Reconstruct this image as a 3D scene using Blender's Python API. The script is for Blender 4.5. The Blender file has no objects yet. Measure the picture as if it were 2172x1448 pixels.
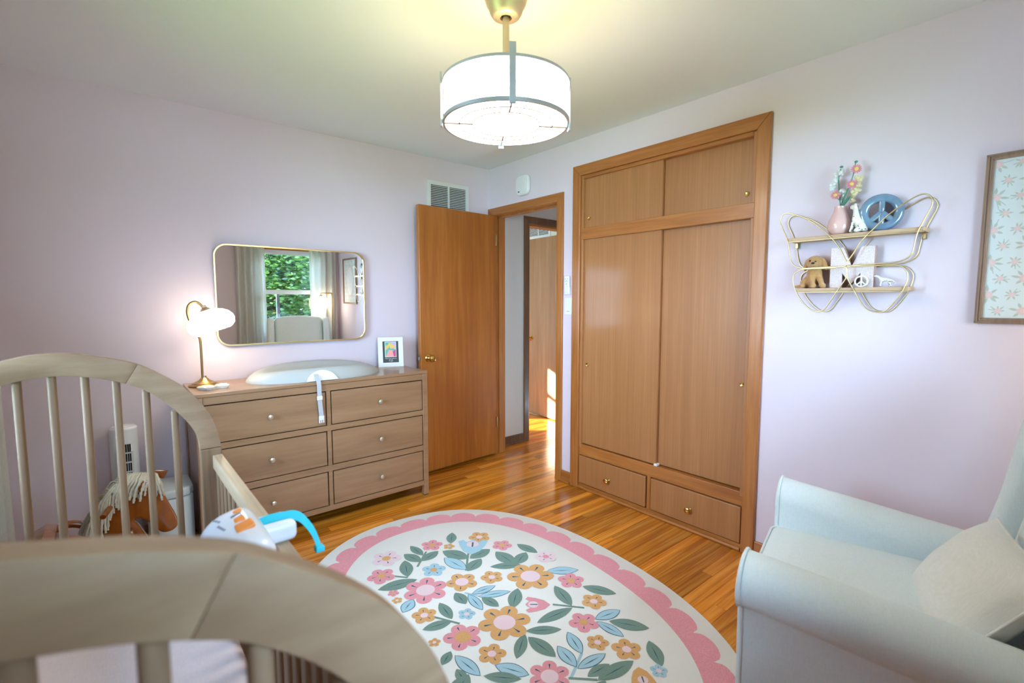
import bpy, bmesh, math, random
import numpy as np
from mathutils import Vector, Matrix
PI = math.pi
random.seed(7)
SC = bpy.context.scene
COL = SC.collection

# ------------------------------------------------------------------ camera
FPX = 1028.05
CAM = (-2.5534, -3.3479, 1.3408)
YAW, PITCH = math.radians(39.961), math.radians(4.834)
cam_d = bpy.data.cameras.new('camera')
cam_d.sensor_width = 36.0
cam_d.lens = FPX * 36.0 / 2172.0
cam_d.clip_start = 0.02
cam_d.dof.use_dof = True
cam_d.dof.focus_distance = 3.0
cam_d.dof.aperture_fstop = 3.2
cam = bpy.data.objects.new('camera', cam_d)
cam.location = CAM
cam.rotation_euler = (PI / 2 - PITCH, 0, -YAW)
COL.objects.link(cam)
SC.camera = cam

# ------------------------------------------------------------------ view, world, sun
SC.view_settings.view_transform = 'Standard'
SC.view_settings.look = 'None'
SC.view_settings.gamma = 1.0
SC.view_settings.exposure = 1.54
SC.view_settings.use_curve_mapping = False
SC.cycles.max_bounces = 9
SC.cycles.caustics_reflective = False
SC.cycles.caustics_refractive = False
world = bpy.data.worlds.new('world')
SC.world = world
world.use_nodes = True
bg = world.node_tree.nodes['Background']
bg.inputs[0].default_value = (0.49, 0.74, 1.0, 1)
bg.inputs[1].default_value = 12.0
sun_d = bpy.data.lights.new('sun', 'SUN')
sun_d.energy = 32.0
sun_d.color = (1.0, 0.92, 0.76)
sun_d.angle = 0.009
sun = bpy.data.objects.new('sun', sun_d)
sun.rotation_euler = Vector((0.8, -0.6, -0.22)).to_track_quat('-Z', 'Y').to_euler()
COL.objects.link(sun)
def portal(name, loc, rot, sx, sy):
    d = bpy.data.lights.new(name, 'AREA'); d.shape = 'RECTANGLE'; d.size = sx; d.size_y = sy
    d.cycles.is_portal = True
    o = bpy.data.objects.new(name, d); o.location = loc; o.rotation_euler = rot; COL.objects.link(o)
portal('window_portal', (-0.70, -3.86, 1.41), (PI / 2, 0, 0), 0.84, 1.12)
portal('window_portal.001', (-3.24, -1.475, 1.425), (0, -PI / 2, 0), 1.15, 1.15)
portal('window_portal.004', (-2.125, -3.86, 1.45), (PI / 2, 0, 0), 0.75, 1.15)
portal('window_portal.002', (-2.49, 3.19, 1.06), (-PI / 2, 0, 0), 1.02, 0.88)
portal('window_portal.003', (-3.29, 0.95, 1.40), (0, -PI / 2, 0), 1.2, 1.3)  # portal for the added side opening that brightens the hall

# ------------------------------------------------------------------ pixel to point
_f = np.array([math.sin(YAW) * math.cos(PITCH), math.cos(YAW) * math.cos(PITCH), -math.sin(PITCH)])
_r = np.array([math.cos(YAW), -math.sin(YAW), 0.0])
_u = np.cross(_r, _f)
def P(px, py, ax, val):
    d = _f + _r * (px - 1086) / FPX + _u * (724 - py) / FPX
    i = 'xyz'.index(ax); t = (val - CAM[i]) / d[i]
    return Vector(np.array(CAM) + t * d)

# ------------------------------------------------------------------ materials
def lin(c):
    return tuple(((v / 255) / 12.92 if v / 255 <= 0.04045 else ((v / 255 + 0.055) / 1.055) ** 2.4) for v in c) + (1.0,)
M = {}
def nt(name):
    m = bpy.data.materials.new(name); m.use_nodes = True
    n = m.node_tree.nodes; l = m.node_tree.links
    M[name] = m
    return m, n, l, n['Principled BSDF']
def plain(name, rgb, rough=0.5, metal=0.0, bump=0.0, bscale=200.0, var=0.0, vscale=8.0, coat=0.0, spec=0.5, sheen=0.0):
    m, n, l, b = nt(name)
    c = lin(rgb)
    b.inputs['Base Color'].default_value = c
    b.inputs['Roughness'].default_value = rough
    b.inputs['Metallic'].default_value = metal
    b.inputs['Specular IOR Level'].default_value = spec
    b.inputs['Coat Weight'].default_value = coat
    b.inputs['Sheen Weight'].default_value = sheen
    g = n.new('ShaderNodeNewGeometry')
    if var:
        t = n.new('ShaderNodeTexNoise'); t.inputs['Scale'].default_value = vscale; t.inputs['Detail'].default_value = 4
        l.new(g.outputs['Position'], t.inputs['Vector'])
        r = n.new('ShaderNodeValToRGB')
        r.color_ramp.elements[0].position = 0.3; r.color_ramp.elements[1].position = 0.7
        r.color_ramp.elements[0].color = tuple(x * (1 - var) for x in c[:3]) + (1,)
        r.color_ramp.elements[1].color = tuple(min(1, x * (1 + var)) for x in c[:3]) + (1,)
        l.new(t.outputs['Fac'], r.inputs[0]); l.new(r.outputs[0], b.inputs['Base Color'])
    if bump:
        t = n.new('ShaderNodeTexNoise'); t.inputs['Scale'].default_value = bscale; t.inputs['Detail'].default_value = 3
        l.new(g.outputs['Position'], t.inputs['Vector'])
        bp = n.new('ShaderNodeBump'); bp.inputs['Strength'].default_value = bump; bp.inputs['Distance'].default_value = 0.002
        l.new(t.outputs['Fac'], bp.inputs['Height']); l.new(bp.outputs[0], b.inputs['Normal'])
    return m
def wood(name, lo, mid, hi, grain=(60, 60, 2.2), rough=0.35, coat=0.2, perobj=False, big=1.2, bump=0.08, rings=0.0, local=False):
    """wood whose grain runs along the axis with the small scale number"""
    m, n, l, b = nt(name)
    b.inputs['Roughness'].default_value = rough
    b.inputs['Coat Weight'].default_value = coat
    b.inputs['Coat Roughness'].default_value = 0.12
    if local:
        src = n.new('ShaderNodeTexCoord').outputs['Object']
    else:
        src = n.new('ShaderNodeNewGeometry').outputs['Position']
    oi = n.new('ShaderNodeObjectInfo')
    if perobj or local:
        mul = n.new('ShaderNodeVectorMath'); mul.operation = 'MULTIPLY_ADD'
        l.new(oi.outputs['Random'], mul.inputs[0]); mul.inputs[1].default_value = (37, 61, 23); l.new(src, mul.inputs[2])
        src = mul.outputs[0]
    mp = n.new('ShaderNodeMapping'); mp.inputs['Scale'].default_value = grain
    l.new(src, mp.inputs['Vector'])
    t1 = n.new('ShaderNodeTexNoise'); t1.inputs['Scale'].default_value = 1.0; t1.inputs['Detail'].default_value = 5; t1.inputs['Roughness'].default_value = 0.6
    t1.inputs['Distortion'].default_value = 0.35
    l.new(mp.outputs[0], t1.inputs['Vector'])
    mp2 = n.new('ShaderNodeMapping'); mp2.inputs['Scale'].default_value = tuple(g * 0.13 * big for g in grain)
    l.new(src, mp2.inputs['Vector'])
    t2 = n.new('ShaderNodeTexNoise'); t2.inputs['Scale'].default_value = 1.0; t2.inputs['Detail'].default_value = 2; t2.inputs['Distortion'].default_value = 0.8
    l.new(mp2.outputs[0], t2.inputs['Vector'])
    val = n.new('ShaderNodeMath'); val.operation = 'MULTIPLY_ADD'
    l.new(t1.outputs['Fac'], val.inputs[0]); val.inputs[1].default_value = 0.6
    sc = n.new('ShaderNodeMath'); sc.operation = 'MULTIPLY'; sc.inputs[1].default_value = 0.4
    l.new(t2.outputs['Fac'], sc.inputs[0]); l.new(sc.outputs[0], val.inputs[2])
    out = val.outputs[0]
    if rings:
        sn = n.new('ShaderNodeMath'); sn.operation = 'MULTIPLY'; sn.inputs[1].default_value = 55.0
        l.new(t2.outputs['Fac'], sn.inputs[0])
        si = n.new('ShaderNodeMath'); si.operation = 'SINE'; l.new(sn.outputs[0], si.inputs[0])
        md = n.new('ShaderNodeMath'); md.operation = 'MULTIPLY_ADD'; md.inputs[1].default_value = rings
        l.new(si.outputs[0], md.inputs[0]); l.new(out, md.inputs[2]); out = md.outputs[0]
    r = n.new('ShaderNodeValToRGB')
    e = r.color_ramp.elements
    e[0].position = 0.32; e[0].color = lin(lo); e[1].position = 0.66; e[1].color = lin(hi)
    x = e.new(0.5); x.color = lin(mid)
    l.new(out, r.inputs[0])
    if perobj:
        hs = n.new('ShaderNodeHueSaturation')
        mr = n.new('ShaderNodeMapRange'); mr.inputs['To Min'].default_value = 0.62; mr.inputs['To Max'].default_value = 1.24
        l.new(oi.outputs['Random'], mr.inputs['Value']); l.new(mr.outputs[0], hs.inputs['Value'])
        l.new(r.outputs[0], hs.inputs['Color']); l.new(hs.outputs[0], b.inputs['Base Color'])
    else:
        l.new(r.outputs[0], b.inputs['Base Color'])
    if bump:
        bp = n.new('ShaderNodeBump'); bp.inputs['Strength'].default_value = bump; bp.inputs['Distance'].default_value = 0.002
        l.new(t1.outputs['Fac'], bp.inputs['Height']); l.new(bp.outputs[0], b.inputs['Normal'])
    return m
def glow(name, rgb, strength, base=(250, 248, 240)):
    m, n, l, b = nt(name)
    b.inputs['Base Color'].default_value = lin(base)
    b.inputs['Emission Color'].default_value = tuple(rgb) + (1,)
    b.inputs['Emission Strength'].default_value = strength
    b.inputs['Roughness'].default_value = 0.4
    return m
def linen(name, rgb, scale=900.0, bump=0.35, trans=0.0, var=0.05):
    m, n, l, b = nt(name)
    c = lin(rgb)
    b.inputs['Roughness'].default_value = 0.9; b.inputs['Specular IOR Level'].default_value = 0.15
    b.inputs['Sheen Weight'].default_value = 0.15
    tc = n.new('ShaderNodeTexCoord')
    fac = None
    for s in ((scale, scale * 0.08, scale), (scale * 0.08, scale, scale * 0.08)):
        mp = n.new('ShaderNodeMapping'); mp.inputs['Scale'].default_value = s
        l.new(tc.outputs['Object'], mp.inputs['Vector'])
        t = n.new('ShaderNodeTexNoise'); t.inputs['Scale'].default_value = 1.0; t.inputs['Detail'].default_value = 2
        l.new(mp.outputs[0], t.inputs['Vector'])
        if fac is None: fac = t.outputs['Fac']
        else:
            a = n.new('ShaderNodeMath'); a.operation = 'ADD'; l.new(fac, a.inputs[0]); l.new(t.outputs['Fac'], a.inputs[1]); fac = a.outputs[0]
    r = n.new('ShaderNodeValToRGB')
    r.color_ramp.elements[0].position = 0.35; r.color_ramp.elements[1].position = 0.65
    h = n.new('ShaderNodeMath'); h.operation = 'MULTIPLY'; h.inputs[1].default_value = 0.5; l.new(fac, h.inputs[0])
    r.color_ramp.elements[0].color = tuple(x * (1 - var) for x in c[:3]) + (1,)
    r.color_ramp.elements[1].color = tuple(min(1, x * (1 + var)) for x in c[:3]) + (1,)
    l.new(h.outputs[0], r.inputs[0]); l.new(r.outputs[0], b.inputs['Base Color'])
    bp = n.new('ShaderNodeBump'); bp.inputs['Strength'].default_value = bump; bp.inputs['Distance'].default_value = 0.001
    l.new(fac, bp.inputs['Height']); l.new(bp.outputs[0], b.inputs['Normal'])
    if trans:
        tr = n.new('ShaderNodeBsdfTranslucent'); l.new(r.outputs[0], tr.inputs['Color'])
        mx = n.new('ShaderNodeMixShader'); mx.inputs[0].default_value = trans
        l.new(b.outputs[0], mx.inputs[1]); l.new(tr.outputs[0], mx.inputs[2])
        l.new(mx.outputs[0], n['Material Output'].inputs['Surface'])
    return m
def pane(name):
    m, n, l, b = nt(name)
    tr = n.new('ShaderNodeBsdfTransparent'); gl = n.new('ShaderNodeBsdfGlossy'); gl.inputs['Roughness'].default_value = 0.0
    fr = n.new('ShaderNodeFresnel'); fr.inputs['IOR'].default_value = 1.45
    mx = n.new('ShaderNodeMixShader'); l.new(fr.outputs[0], mx.inputs[0]); l.new(tr.outputs[0], mx.inputs[1]); l.new(gl.outputs[0], mx.inputs[2])
    l.new(mx.outputs[0], n['Material Output'].inputs['Surface'])
    return m

plain('wall_paint', (226, 212, 222), 0.85, bump=0.06, bscale=420)
plain('ceiling_paint', (232, 233, 238), 0.9, bump=0.1, bscale=300)
plain('hall_paint', (216, 214, 206), 0.85)
plain('room_two_paint', (226, 222, 200), 0.85)
wood('door_wood', (146, 80, 24), (168, 98, 34), (184, 116, 48), grain=(26, 26, 1.6), rough=0.38, coat=0.15)
wood('door_wood_pale', (134, 96, 62), (152, 113, 78), (166, 130, 96), grain=(26, 26, 1.6), rough=0.4, coat=0.12)
wood('closet_wood', (158, 103, 58), (168, 112, 65), (178, 122, 74), grain=(110, 110, 2.0), rough=0.42, coat=0.1)
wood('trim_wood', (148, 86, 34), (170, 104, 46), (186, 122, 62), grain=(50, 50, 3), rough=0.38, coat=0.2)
wood('trim_wood_side', (148, 86, 34), (170, 104, 46), (186, 122, 62), grain=(50, 3, 50), rough=0.38, coat=0.2)
wood('floor_oak', (170, 92, 16), (210, 126, 32), (230, 154, 58), grain=(2.4, 60, 60), rough=0.24, coat=0.4, perobj=True, rings=0.09, bump=0.04, big=0.9)
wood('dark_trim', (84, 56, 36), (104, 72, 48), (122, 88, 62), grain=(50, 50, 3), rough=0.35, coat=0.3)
wood('dresser_wood', (138, 102, 72), (156, 119, 86), (168, 132, 99), grain=(2.2, 30, 22), rough=0.34, coat=0.3, big=2.0, bump=0.03)
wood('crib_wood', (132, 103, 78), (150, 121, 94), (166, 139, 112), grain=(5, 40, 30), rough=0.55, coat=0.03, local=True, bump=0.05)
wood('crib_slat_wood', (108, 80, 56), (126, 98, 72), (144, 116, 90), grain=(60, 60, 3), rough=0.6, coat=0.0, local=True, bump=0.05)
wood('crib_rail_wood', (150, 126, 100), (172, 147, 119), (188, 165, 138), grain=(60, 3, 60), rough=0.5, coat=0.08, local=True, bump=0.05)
wood('horse_wood', (98, 48, 12), (138, 74, 22), (162, 94, 36), grain=(14, 30, 5), rough=0.25, coat=0.6)
wood('shelf_wood', (176, 140, 104), (194, 160, 124), (206, 174, 140), grain=(60, 4, 60), rough=0.5, coat=0.0)
wood('art_frame_wood', (132, 104, 84), (150, 122, 102), (170, 144, 122), grain=(60, 60, 5), rough=0.45)
plain('brass', (214, 178, 96), 0.18, 1.0)
plain('antique_brass', (172, 142, 92), 0.3, 1.0)
plain('champagne_wire', (206, 186, 142), 0.32, 1.0)
plain('gold_frame', (222, 196, 138), 0.28, 1.0)
plain('knob_metal', (214, 204, 182), 0.35, 0.9)
plain('lamp_nickel', (206, 186, 160), 0.48, 0.85)
plain('lamp_nickel_daylit', (196, 206, 214), 0.36, 0.85)  # bluish copy of the nickel, painting daylight onto drum posts and rims
plain('steel', (190, 192, 196), 0.3, 1.0)
plain('dark_metal', (60, 48, 40), 0.4, 0.8)
plain('black', (18, 17, 17), 0.5)
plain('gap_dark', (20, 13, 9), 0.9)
plain('white_plastic', (232, 234, 238), 0.3, coat=0.2)
plain('white_paint', (226, 228, 228), 0.45)
plain('vent_dark', (70, 72, 70), 0.8)
plain('window_white', (224, 224, 226), 0.4)
linen('armchair_linen', (222, 231, 232), 700, 0.3)
linen('pillow_linen', (230, 230, 225), 700, 0.3)
linen('curtain_linen', (236, 236, 232), 500, 0.2, trans=0.5)
linen('crib_sheet', (232, 216, 222), 600, 0.15)
plain('pad_foam', (182, 184, 182), 0.5, bump=0.03)
plain('pad_white', (232, 234, 238), 0.35)
linen('strap_web', (188, 190, 196), 1200, 0.3)
plain('pail_white', (214, 222, 222), 0.35, coat=0.2)
plain('rug_white', (238, 237, 233), 0.95, bump=0.5, bscale=500, spec=0.1, var=0.03, vscale=300)
plain('rug_pink', (226, 154, 163), 0.95, bump=0.5, bscale=500, spec=0.1, var=0.14, vscale=260)
plain('rug_pale', (234, 206, 212), 0.95, bump=0.5, bscale=500, spec=0.1, var=0.05, vscale=260)
plain('rug_orange', (218, 168, 114), 0.95, bump=0.5, bscale=500, spec=0.1, var=0.12, vscale=260)
plain('rug_green', (122, 146, 136), 0.95, bump=0.5, bscale=500, spec=0.1, var=0.16, vscale=260)
plain('rug_blue', (168, 202, 216), 0.95, bump=0.5, bscale=500, spec=0.1, var=0.08, vscale=260)
plain('rug_teal', (62, 98, 116), 0.95, bump=0.5, bscale=500, spec=0.1, var=0.1, vscale=260)
plain('yarn', (206, 196, 174), 0.95, bump=0.8, bscale=700, spec=0.1)
plain('blush_ceramic', (226, 186, 180), 0.16, coat=0.6)
plain('blue_ceramic', (112, 140, 164), 0.12, coat=0.8, var=0.12, vscale=30)
plain('white_ceramic', (234, 232, 226), 0.2, coat=0.5)
plain('spot_black', (40, 34, 34), 0.4)
plain('glitter_pink', (236, 212, 210), 0.45, bump=0.35, bscale=700, var=0.30, vscale=600)
plain('glitter_side', (196, 160, 152), 0.5, bump=0.8, bscale=700, var=0.2, vscale=700)
plain('plush_tan', (196, 148, 94), 1.0, bump=1.0, bscale=500, var=0.14, vscale=150, spec=0.05, sheen=0.5)
plain('yarn_green', (96, 146, 122), 0.95, bump=0.8, bscale=600)
plain('yarn_pink', (234, 144, 160), 0.95, bump=0.8, bscale=600)
plain('yarn_yellow', (240, 214, 120), 0.95, bump=0.8, bscale=600)
plain('yarn_cream', (238, 222, 178), 0.95, bump=0.8, bscale=600)
plain('yarn_white', (236, 240, 240), 0.95, bump=0.8, bscale=600)
plain('toy_white', (226, 230, 242), 0.25, coat=0.3)
plain('toy_orange', (246, 148, 64), 0.35)
plain('toy_cyan', (40, 190, 214), 0.5)
plain('toy_grey', (150, 154, 170), 0.4)
plain('print_black', (64, 66, 66), 0.6)
plain('paper_white', (232, 234, 236), 0.6)
plain('art_paper', (216, 228, 230), 0.6)
plain('art_leaf', (188, 198, 188), 0.7)
plain('art_rose', (226, 202, 202), 0.7)
plain('art_pink', (232, 208, 208), 0.7)
plain('paint_yellow', (234, 190, 96), 0.6)
plain('paint_teal', (96, 176, 160), 0.6)
plain('paint_magenta', (190, 80, 120), 0.6)
plain('paint_pink', (240, 158, 152), 0.6)
plain('paint_lilac', (190, 170, 214), 0.6)
plain('tray_coral', (236, 168, 146), 0.25, coat=0.5)
plain('leaf_green', (96, 150, 70), 0.5, var=0.5, vscale=2.5)
plain('bark', (96, 76, 60), 0.9, var=0.2)
plain('lawn', (90, 130, 60), 0.9, var=0.2)
glow('drum_glow', (1.0, 0.90, 0.70), 6.0)
glow('drum_bottom_glow', (1.0, 0.92, 0.78), 7.0)
glow('shade_glow', (1.0, 0.86, 0.68), 2.5)
glow('globe_glow', (1.0, 0.84, 0.62), 5.0)
m, n, l, b = nt('mirror_glass')
b.inputs['Base Color'].default_value = (0.93, 0.95, 0.95, 1); b.inputs['Metallic'].default_value = 1.0; b.inputs['Roughness'].default_value = 0.0
pane('window_glass')
# thin foliage lets light through
m, n, l, b = nt('foliage')
oi = n.new('ShaderNodeNewGeometry')
t = n.new('ShaderNodeTexNoise'); t.inputs['Scale'].default_value = 3.0; l.new(oi.outputs['Position'], t.inputs['Vector'])
r = n.new('ShaderNodeValToRGB'); r.color_ramp.elements[0].position = 0.35; r.color_ramp.elements[1].position = 0.65
r.color_ramp.elements[0].color = lin((8, 34, 24)); r.color_ramp.elements[1].color = lin((54, 86, 34))
l.new(t.outputs['Fac'], r.inputs[0]); l.new(r.outputs[0], b.inputs['Base Color']); b.inputs['Roughness'].default_value = 0.4
tr = n.new('ShaderNodeBsdfTranslucent'); l.new(r.outputs[0], tr.inputs['Color'])
mx = n.new('ShaderNodeMixShader'); mx.inputs[0].default_value = 0.5
l.new(b.outputs[0], mx.inputs[1]); l.new(tr.outputs[0], mx.inputs[2]); l.new(mx.outputs[0], n['Material Output'].inputs['Surface'])

# ------------------------------------------------------------------ mesh helpers
class MB:
    def __init__(s): s.v = []; s.f = []; s.mi = []; s.cur = 0
    def add(s, vs, fs):
        o = len(s.v); s.v += [tuple(v) for v in vs]
        for f in fs: s.f.append(tuple(i + o for i in f)); s.mi.append(s.cur)
        return s
    def box(s, x0, x1, y0, y1, z0, z1):
        vs = [(x, y, z) for z in (z0, z1) for y in (y0, y1) for x in (x0, x1)]
        return s.add(vs, [(0, 2, 3, 1), (4, 5, 7, 6), (0, 1, 5, 4), (2, 6, 7, 3), (0, 4, 6, 2), (1, 3, 7, 5)])
    def bbox(s, x0, x1, y0, y1, z0, z1, b=0.003, seg=2):
        bm = bmesh.new(); bmesh.ops.create_cube(bm, size=1)
        for v in bm.verts: v.co = Vector(((x0 + x1) / 2 + v.co.x * (x1 - x0), (y0 + y1) / 2 + v.co.y * (y1 - y0), (z0 + z1) / 2 + v.co.z * (z1 - z0)))
        bmesh.ops.bevel(bm, geom=bm.edges[:], offset=b, segments=seg, affect='EDGES', profile=0.5)
        return s.addbm(bm)
    def addbm(s, bm, free=True):
        bm.verts.ensure_lookup_table(); bm.verts.index_update()
        s.add([v.co[:] for v in bm.verts], [[v.index for v in f.verts] for f in bm.faces])
        if free: bm.free()
        return s
    def tube(s, pts, r, seg=8, closed=False, cap=True, flat=1.0):
        pts = [Vector(p) for p in pts]; n = len(pts)
        rs = r if isinstance(r, (list, tuple)) else [r] * n
        T = []
        for i in range(n):
            a = pts[(i - 1) % n] if (closed or i > 0) else pts[i]
            c = pts[(i + 1) % n] if (closed or i < n - 1) else pts[i]
            T.append((c - a).normalized())
        up = Vector((0, 0, 1)) if abs(T[0].z) < 0.9 else Vector((1, 0, 0))
        N = (up - T[0] * up.dot(T[0])).normalized()
        rings = []
        for i in range(n):
            N = (N - T[i] * N.dot(T[i])); N.normalize()
            B = T[i].cross(N)
            rings.append([pts[i] + (N * math.cos(2 * PI * k / seg) * rs[i] * flat + B * math.sin(2 * PI * k / seg) * rs[i]) for k in range(seg)])
        vs = [p for ring in rings for p in ring]; fs = []
        for i in range(n if closed else n - 1):
            j = (i + 1) % n
            for k in range(seg):
                k2 = (k + 1) % seg
                fs.append((i * seg + k, i * seg + k2, j * seg + k2, j * seg + k))
        if cap and not closed:
            fs.append(tuple(range(seg - 1, -1, -1))); fs.append(tuple((n - 1) * seg + k for k in range(seg)))
        return s.add(vs, fs)
    def lathe(s, prof, seg=32, c=(0, 0, 0), flute=0, famp=0.0, mat=None):
        vs = []; fs = []; n = len(prof)
        for r, z in prof:
            for k in range(seg):
                a = 2 * PI * k / seg
                rr = r * (1 + famp * math.cos(flute * a)) if flute else r
                vs.append((rr * math.cos(a), rr * math.sin(a), z))
        for i in range(n - 1):
            for k in range(seg):
                k2 = (k + 1) % seg
                fs.append((i * seg + k, i * seg + k2, (i + 1) * seg + k2, (i + 1) * seg + k))
        if prof[0][0] > 1e-6: fs.append(tuple(range(seg - 1, -1, -1)))
        if prof[-1][0] > 1e-6: fs.append(tuple((n - 1) * seg + k for k in range(seg)))
        if mat is not None: vs = [mat @ Vector(v) for v in vs]
        return s.add([Vector(v) + Vector(c) for v in vs], fs)
    def prism(s, outline, depth, frame, bevel=0.0, seg=2):
        """outline of (a,b) in the plane given by frame(a,b,d) -> point, thickness depth"""
        bm = bmesh.new()
        vs = [bm.verts.new((a, b, 0)) for a, b in outline]
        f = bm.faces.new(vs)
        ex = bmesh.ops.extrude_face_region(bm, geom=[f])
        for v in ex['geom']:
            if isinstance(v, bmesh.types.BMVert): v.co.z = depth
        bmesh.ops.recalc_face_normals(bm, faces=bm.faces[:])
        if bevel:
            eds = [e for e in bm.edges if abs(e.verts[0].co.z - e.verts[1].co.z) < 1e-7]
            bmesh.ops.bevel(bm, geom=eds, offset=bevel, segments=seg, affect='EDGES', profile=0.5)
        for v in bm.verts: v.co = Vector(frame(v.co.x, v.co.y, v.co.z))
        bmesh.ops.recalc_face_normals(bm, faces=bm.faces[:])
        return s.addbm(bm)
    def soft(s, size, r, puff=(0, 0, 0), mat=None, n=8, taper=None):
        """rounded box with puffed faces centred on the origin, then moved by mat"""
        ax = []
        for k in range(3):
            h = size[k] / 2; hi = h - r
            L = [-h + r * (1 - math.cos(PI / 2 * i / 4)) for i in range(4)]
            mid = [-hi + 2 * hi * i / n for i in range(n + 1)]
            ax.append(L + mid + [-x for x in reversed(L)])
        d = {}; vs = []; fs = []
        def vid(i, j, k):
            if (i, j, k) in d: return d[(i, j, k)]
            p = Vector((ax[0][i], ax[1][j], ax[2][k]))
            c = Vector([max(-(size[q] / 2 - r), min(size[q] / 2 - r, p[q])) for q in range(3)])
            o = p - c
            # corner zone sample lies on the cube, project to the sphere
            if o.length > 1e-9: p = c + o.normalized() * r
            u = [p[q] / (size[q] / 2) for q in range(3)]
            for q in range(3):
                a, b2 = (q + 1) % 3, (q + 2) % 3
                p[q] += puff[q] * (1 - u[a] ** 2) * (1 - u[b2] ** 2) * u[q]
            if taper: p = Vector(taper(p))
            if mat is not None: p = mat @ p
            d[(i, j, k)] = len(vs); vs.append(p); return d[(i, j, k)]
        A, B, C = (len(a) - 1 for a in ax)
        for i in range(A):
            for j in range(B):
                fs.append((vid(i, j, 0), vid(i, j + 1, 0), vid(i + 1, j + 1, 0), vid(i + 1, j, 0)))
                fs.append((vid(i, j, C), vid(i + 1, j, C), vid(i + 1, j + 1, C), vid(i, j + 1, C)))
        for i in range(A):
            for k in range(C):
                fs.append((vid(i, 0, k), vid(i + 1, 0, k), vid(i + 1, 0, k + 1), vid(i, 0, k + 1)))
                fs.append((vid(i, B, k), vid(i, B, k + 1), vid(i + 1, B, k + 1), vid(i + 1, B, k)))
        for j in range(B):
            for k in range(C):
                fs.append((vid(0, j, k), vid(0, j, k + 1), vid(0, j + 1, k + 1), vid(0, j + 1, k)))
                fs.append((vid(A, j, k), vid(A, j + 1, k), vid(A, j + 1, k + 1), vid(A, j, k + 1)))
        return s.add(vs, fs)
    def ball(s, c, r, seg=16, rings=10, mat=None):
        if not isinstance(r, (tuple, list)): r = (r, r, r)
        bm = bmesh.new(); bmesh.ops.create_uvsphere(bm, u_segments=seg, v_segments=rings, radius=1)
        for v in bm.verts:
            p = Vector((v.co.x * r[0], v.co.y * r[1], v.co.z * r[2]))
            if mat is not None: p = mat @ p
            v.co = p + Vector(c)
        return s.addbm(bm)
    def flat(s, pts, z):
        return s.add([(p[0], p[1], z) for p in pts], [tuple(range(len(pts)))])
    def build(s, name, mats, parent=None, smooth=None, loc=None, rot=None):
        me = bpy.data.meshes.new(name); me.from_pydata(s.v, [], s.f)
        if not isinstance(mats, (list, tuple)): mats = [mats]
        for m_ in mats: me.materials.append(M[m_])
        if len(mats) > 1: me.polygons.foreach_set('material_index', s.mi)
        me.update()
        if smooth is not None:
            me.polygons.foreach_set('use_smooth', [True] * len(me.polygons))
            me.set_sharp_from_angle(angle=math.radians(smooth))
        o = bpy.data.objects.new(name, me); COL.objects.link(o)
        if loc is not None: o.location = loc
        if rot is not None: o.rotation_euler = rot
        if parent is not None: o.parent = parent
        return o
def tag(o, label=None, cat=None, group=None, kind=None):
    if label: o['label'] = label
    if cat: o['category'] = cat
    if group: o['group'] = group
    if kind: o['kind'] = kind
    return o
def thing(name, label, cat, loc=(0, 0, 0), rz=0.0, group=None):
    o = bpy.data.objects.new(name, None); COL.objects.link(o)
    o.empty_display_size = 0.05
    o.location = loc; o.rotation_euler = (0, 0, rz)
    return tag(o, label, cat, group)
def copy_of(o, parent=None, loc=None, scale=None):
    c = o.copy(); COL.objects.link(c)
    if parent is not None: c.parent = parent
    if loc is not None: c.location = loc
    if scale is not None: c.scale = scale
    return c
def rrect(x0, x1, z0, z1, r, seg=6):
    pts = []
    for cx, cz, a0 in ((x1 - r, z0 + r, -PI / 2), (x1 - r, z1 - r, 0), (x0 + r, z1 - r, PI / 2), (x0 + r, z0 + r, PI)):
        for i in range(seg + 1):
            a = a0 + PI / 2 * i / seg
            pts.append((cx + r * math.cos(a), cz + r * math.sin(a)))
    return pts
def smoothpath(pts, n=6, closed=False):
    """Catmull-Rom through pts"""
    P_ = [Vector(p) for p in pts]; out = []; m_ = len(P_)
    for i in range(m_ if closed else m_ - 1):
        g = lambda k: P_[k % m_] if closed else P_[max(0, min(m_ - 1, k))]
        a, b_, c, d = g(i - 1), g(i), g(i + 1), g(i + 2)
        for j in range(n):
            t = j / n
            out.append(0.5 * ((2 * b_) + (c - a) * t + (2 * a - 5 * b_ + 4 * c - d) * t * t + (3 * b_ - a - 3 * c + d) * t ** 3))
    if not closed: out.append(P_[-1])
    return out
XZ = lambda y0: (lambda a, b, d: (a, y0 + d, b))      # plane facing -y, thickness towards +y
YZ = lambda x0: (lambda a, b, d: (x0 + d, a, b))
def text_mesh(body, size, name, mat, parent, matrix):
    cu = bpy.data.curves.new(name, 'FONT'); cu.body = body; cu.size = size; cu.align_x = 'CENTER'; cu.extrude = 0.0002
    tmp = bpy.data.objects.new('tmp_text', cu); COL.objects.link(tmp)
    dg = bpy.context.evaluated_depsgraph_get()
    me = bpy.data.meshes.new_from_object(tmp.evaluated_get(dg))
    bpy.data.objects.remove(tmp); bpy.data.curves.remove(cu)
    me.transform(matrix); me.materials.clear(); me.materials.append(M[mat]); me.name = name
    o = bpy.data.objects.new(name, me); COL.objects.link(o); o.parent = parent
    return o

# ================================================================== SETTING
HC = 2.44
XL, YF, WT = -3.16, -3.78, 0.12
def struct(o): o['kind'] = 'structure'; return o
DL, DR, DT = -0.06, -0.822, 2.05            # doorway in the right wall
CL, CR, CT = -1.045, -2.225, 2.195          # closet opening
W1 = (-1.12, -0.28, 0.85, 1.97)             # rear window x0 x1 z0 z1
W3 = (-2.50, -1.75, 0.875, 2.025)            # rear window behind the camera
W2 = (-2.05, -0.90, 0.85, 2.0)              # left window y0 y1 z0 z1
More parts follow.
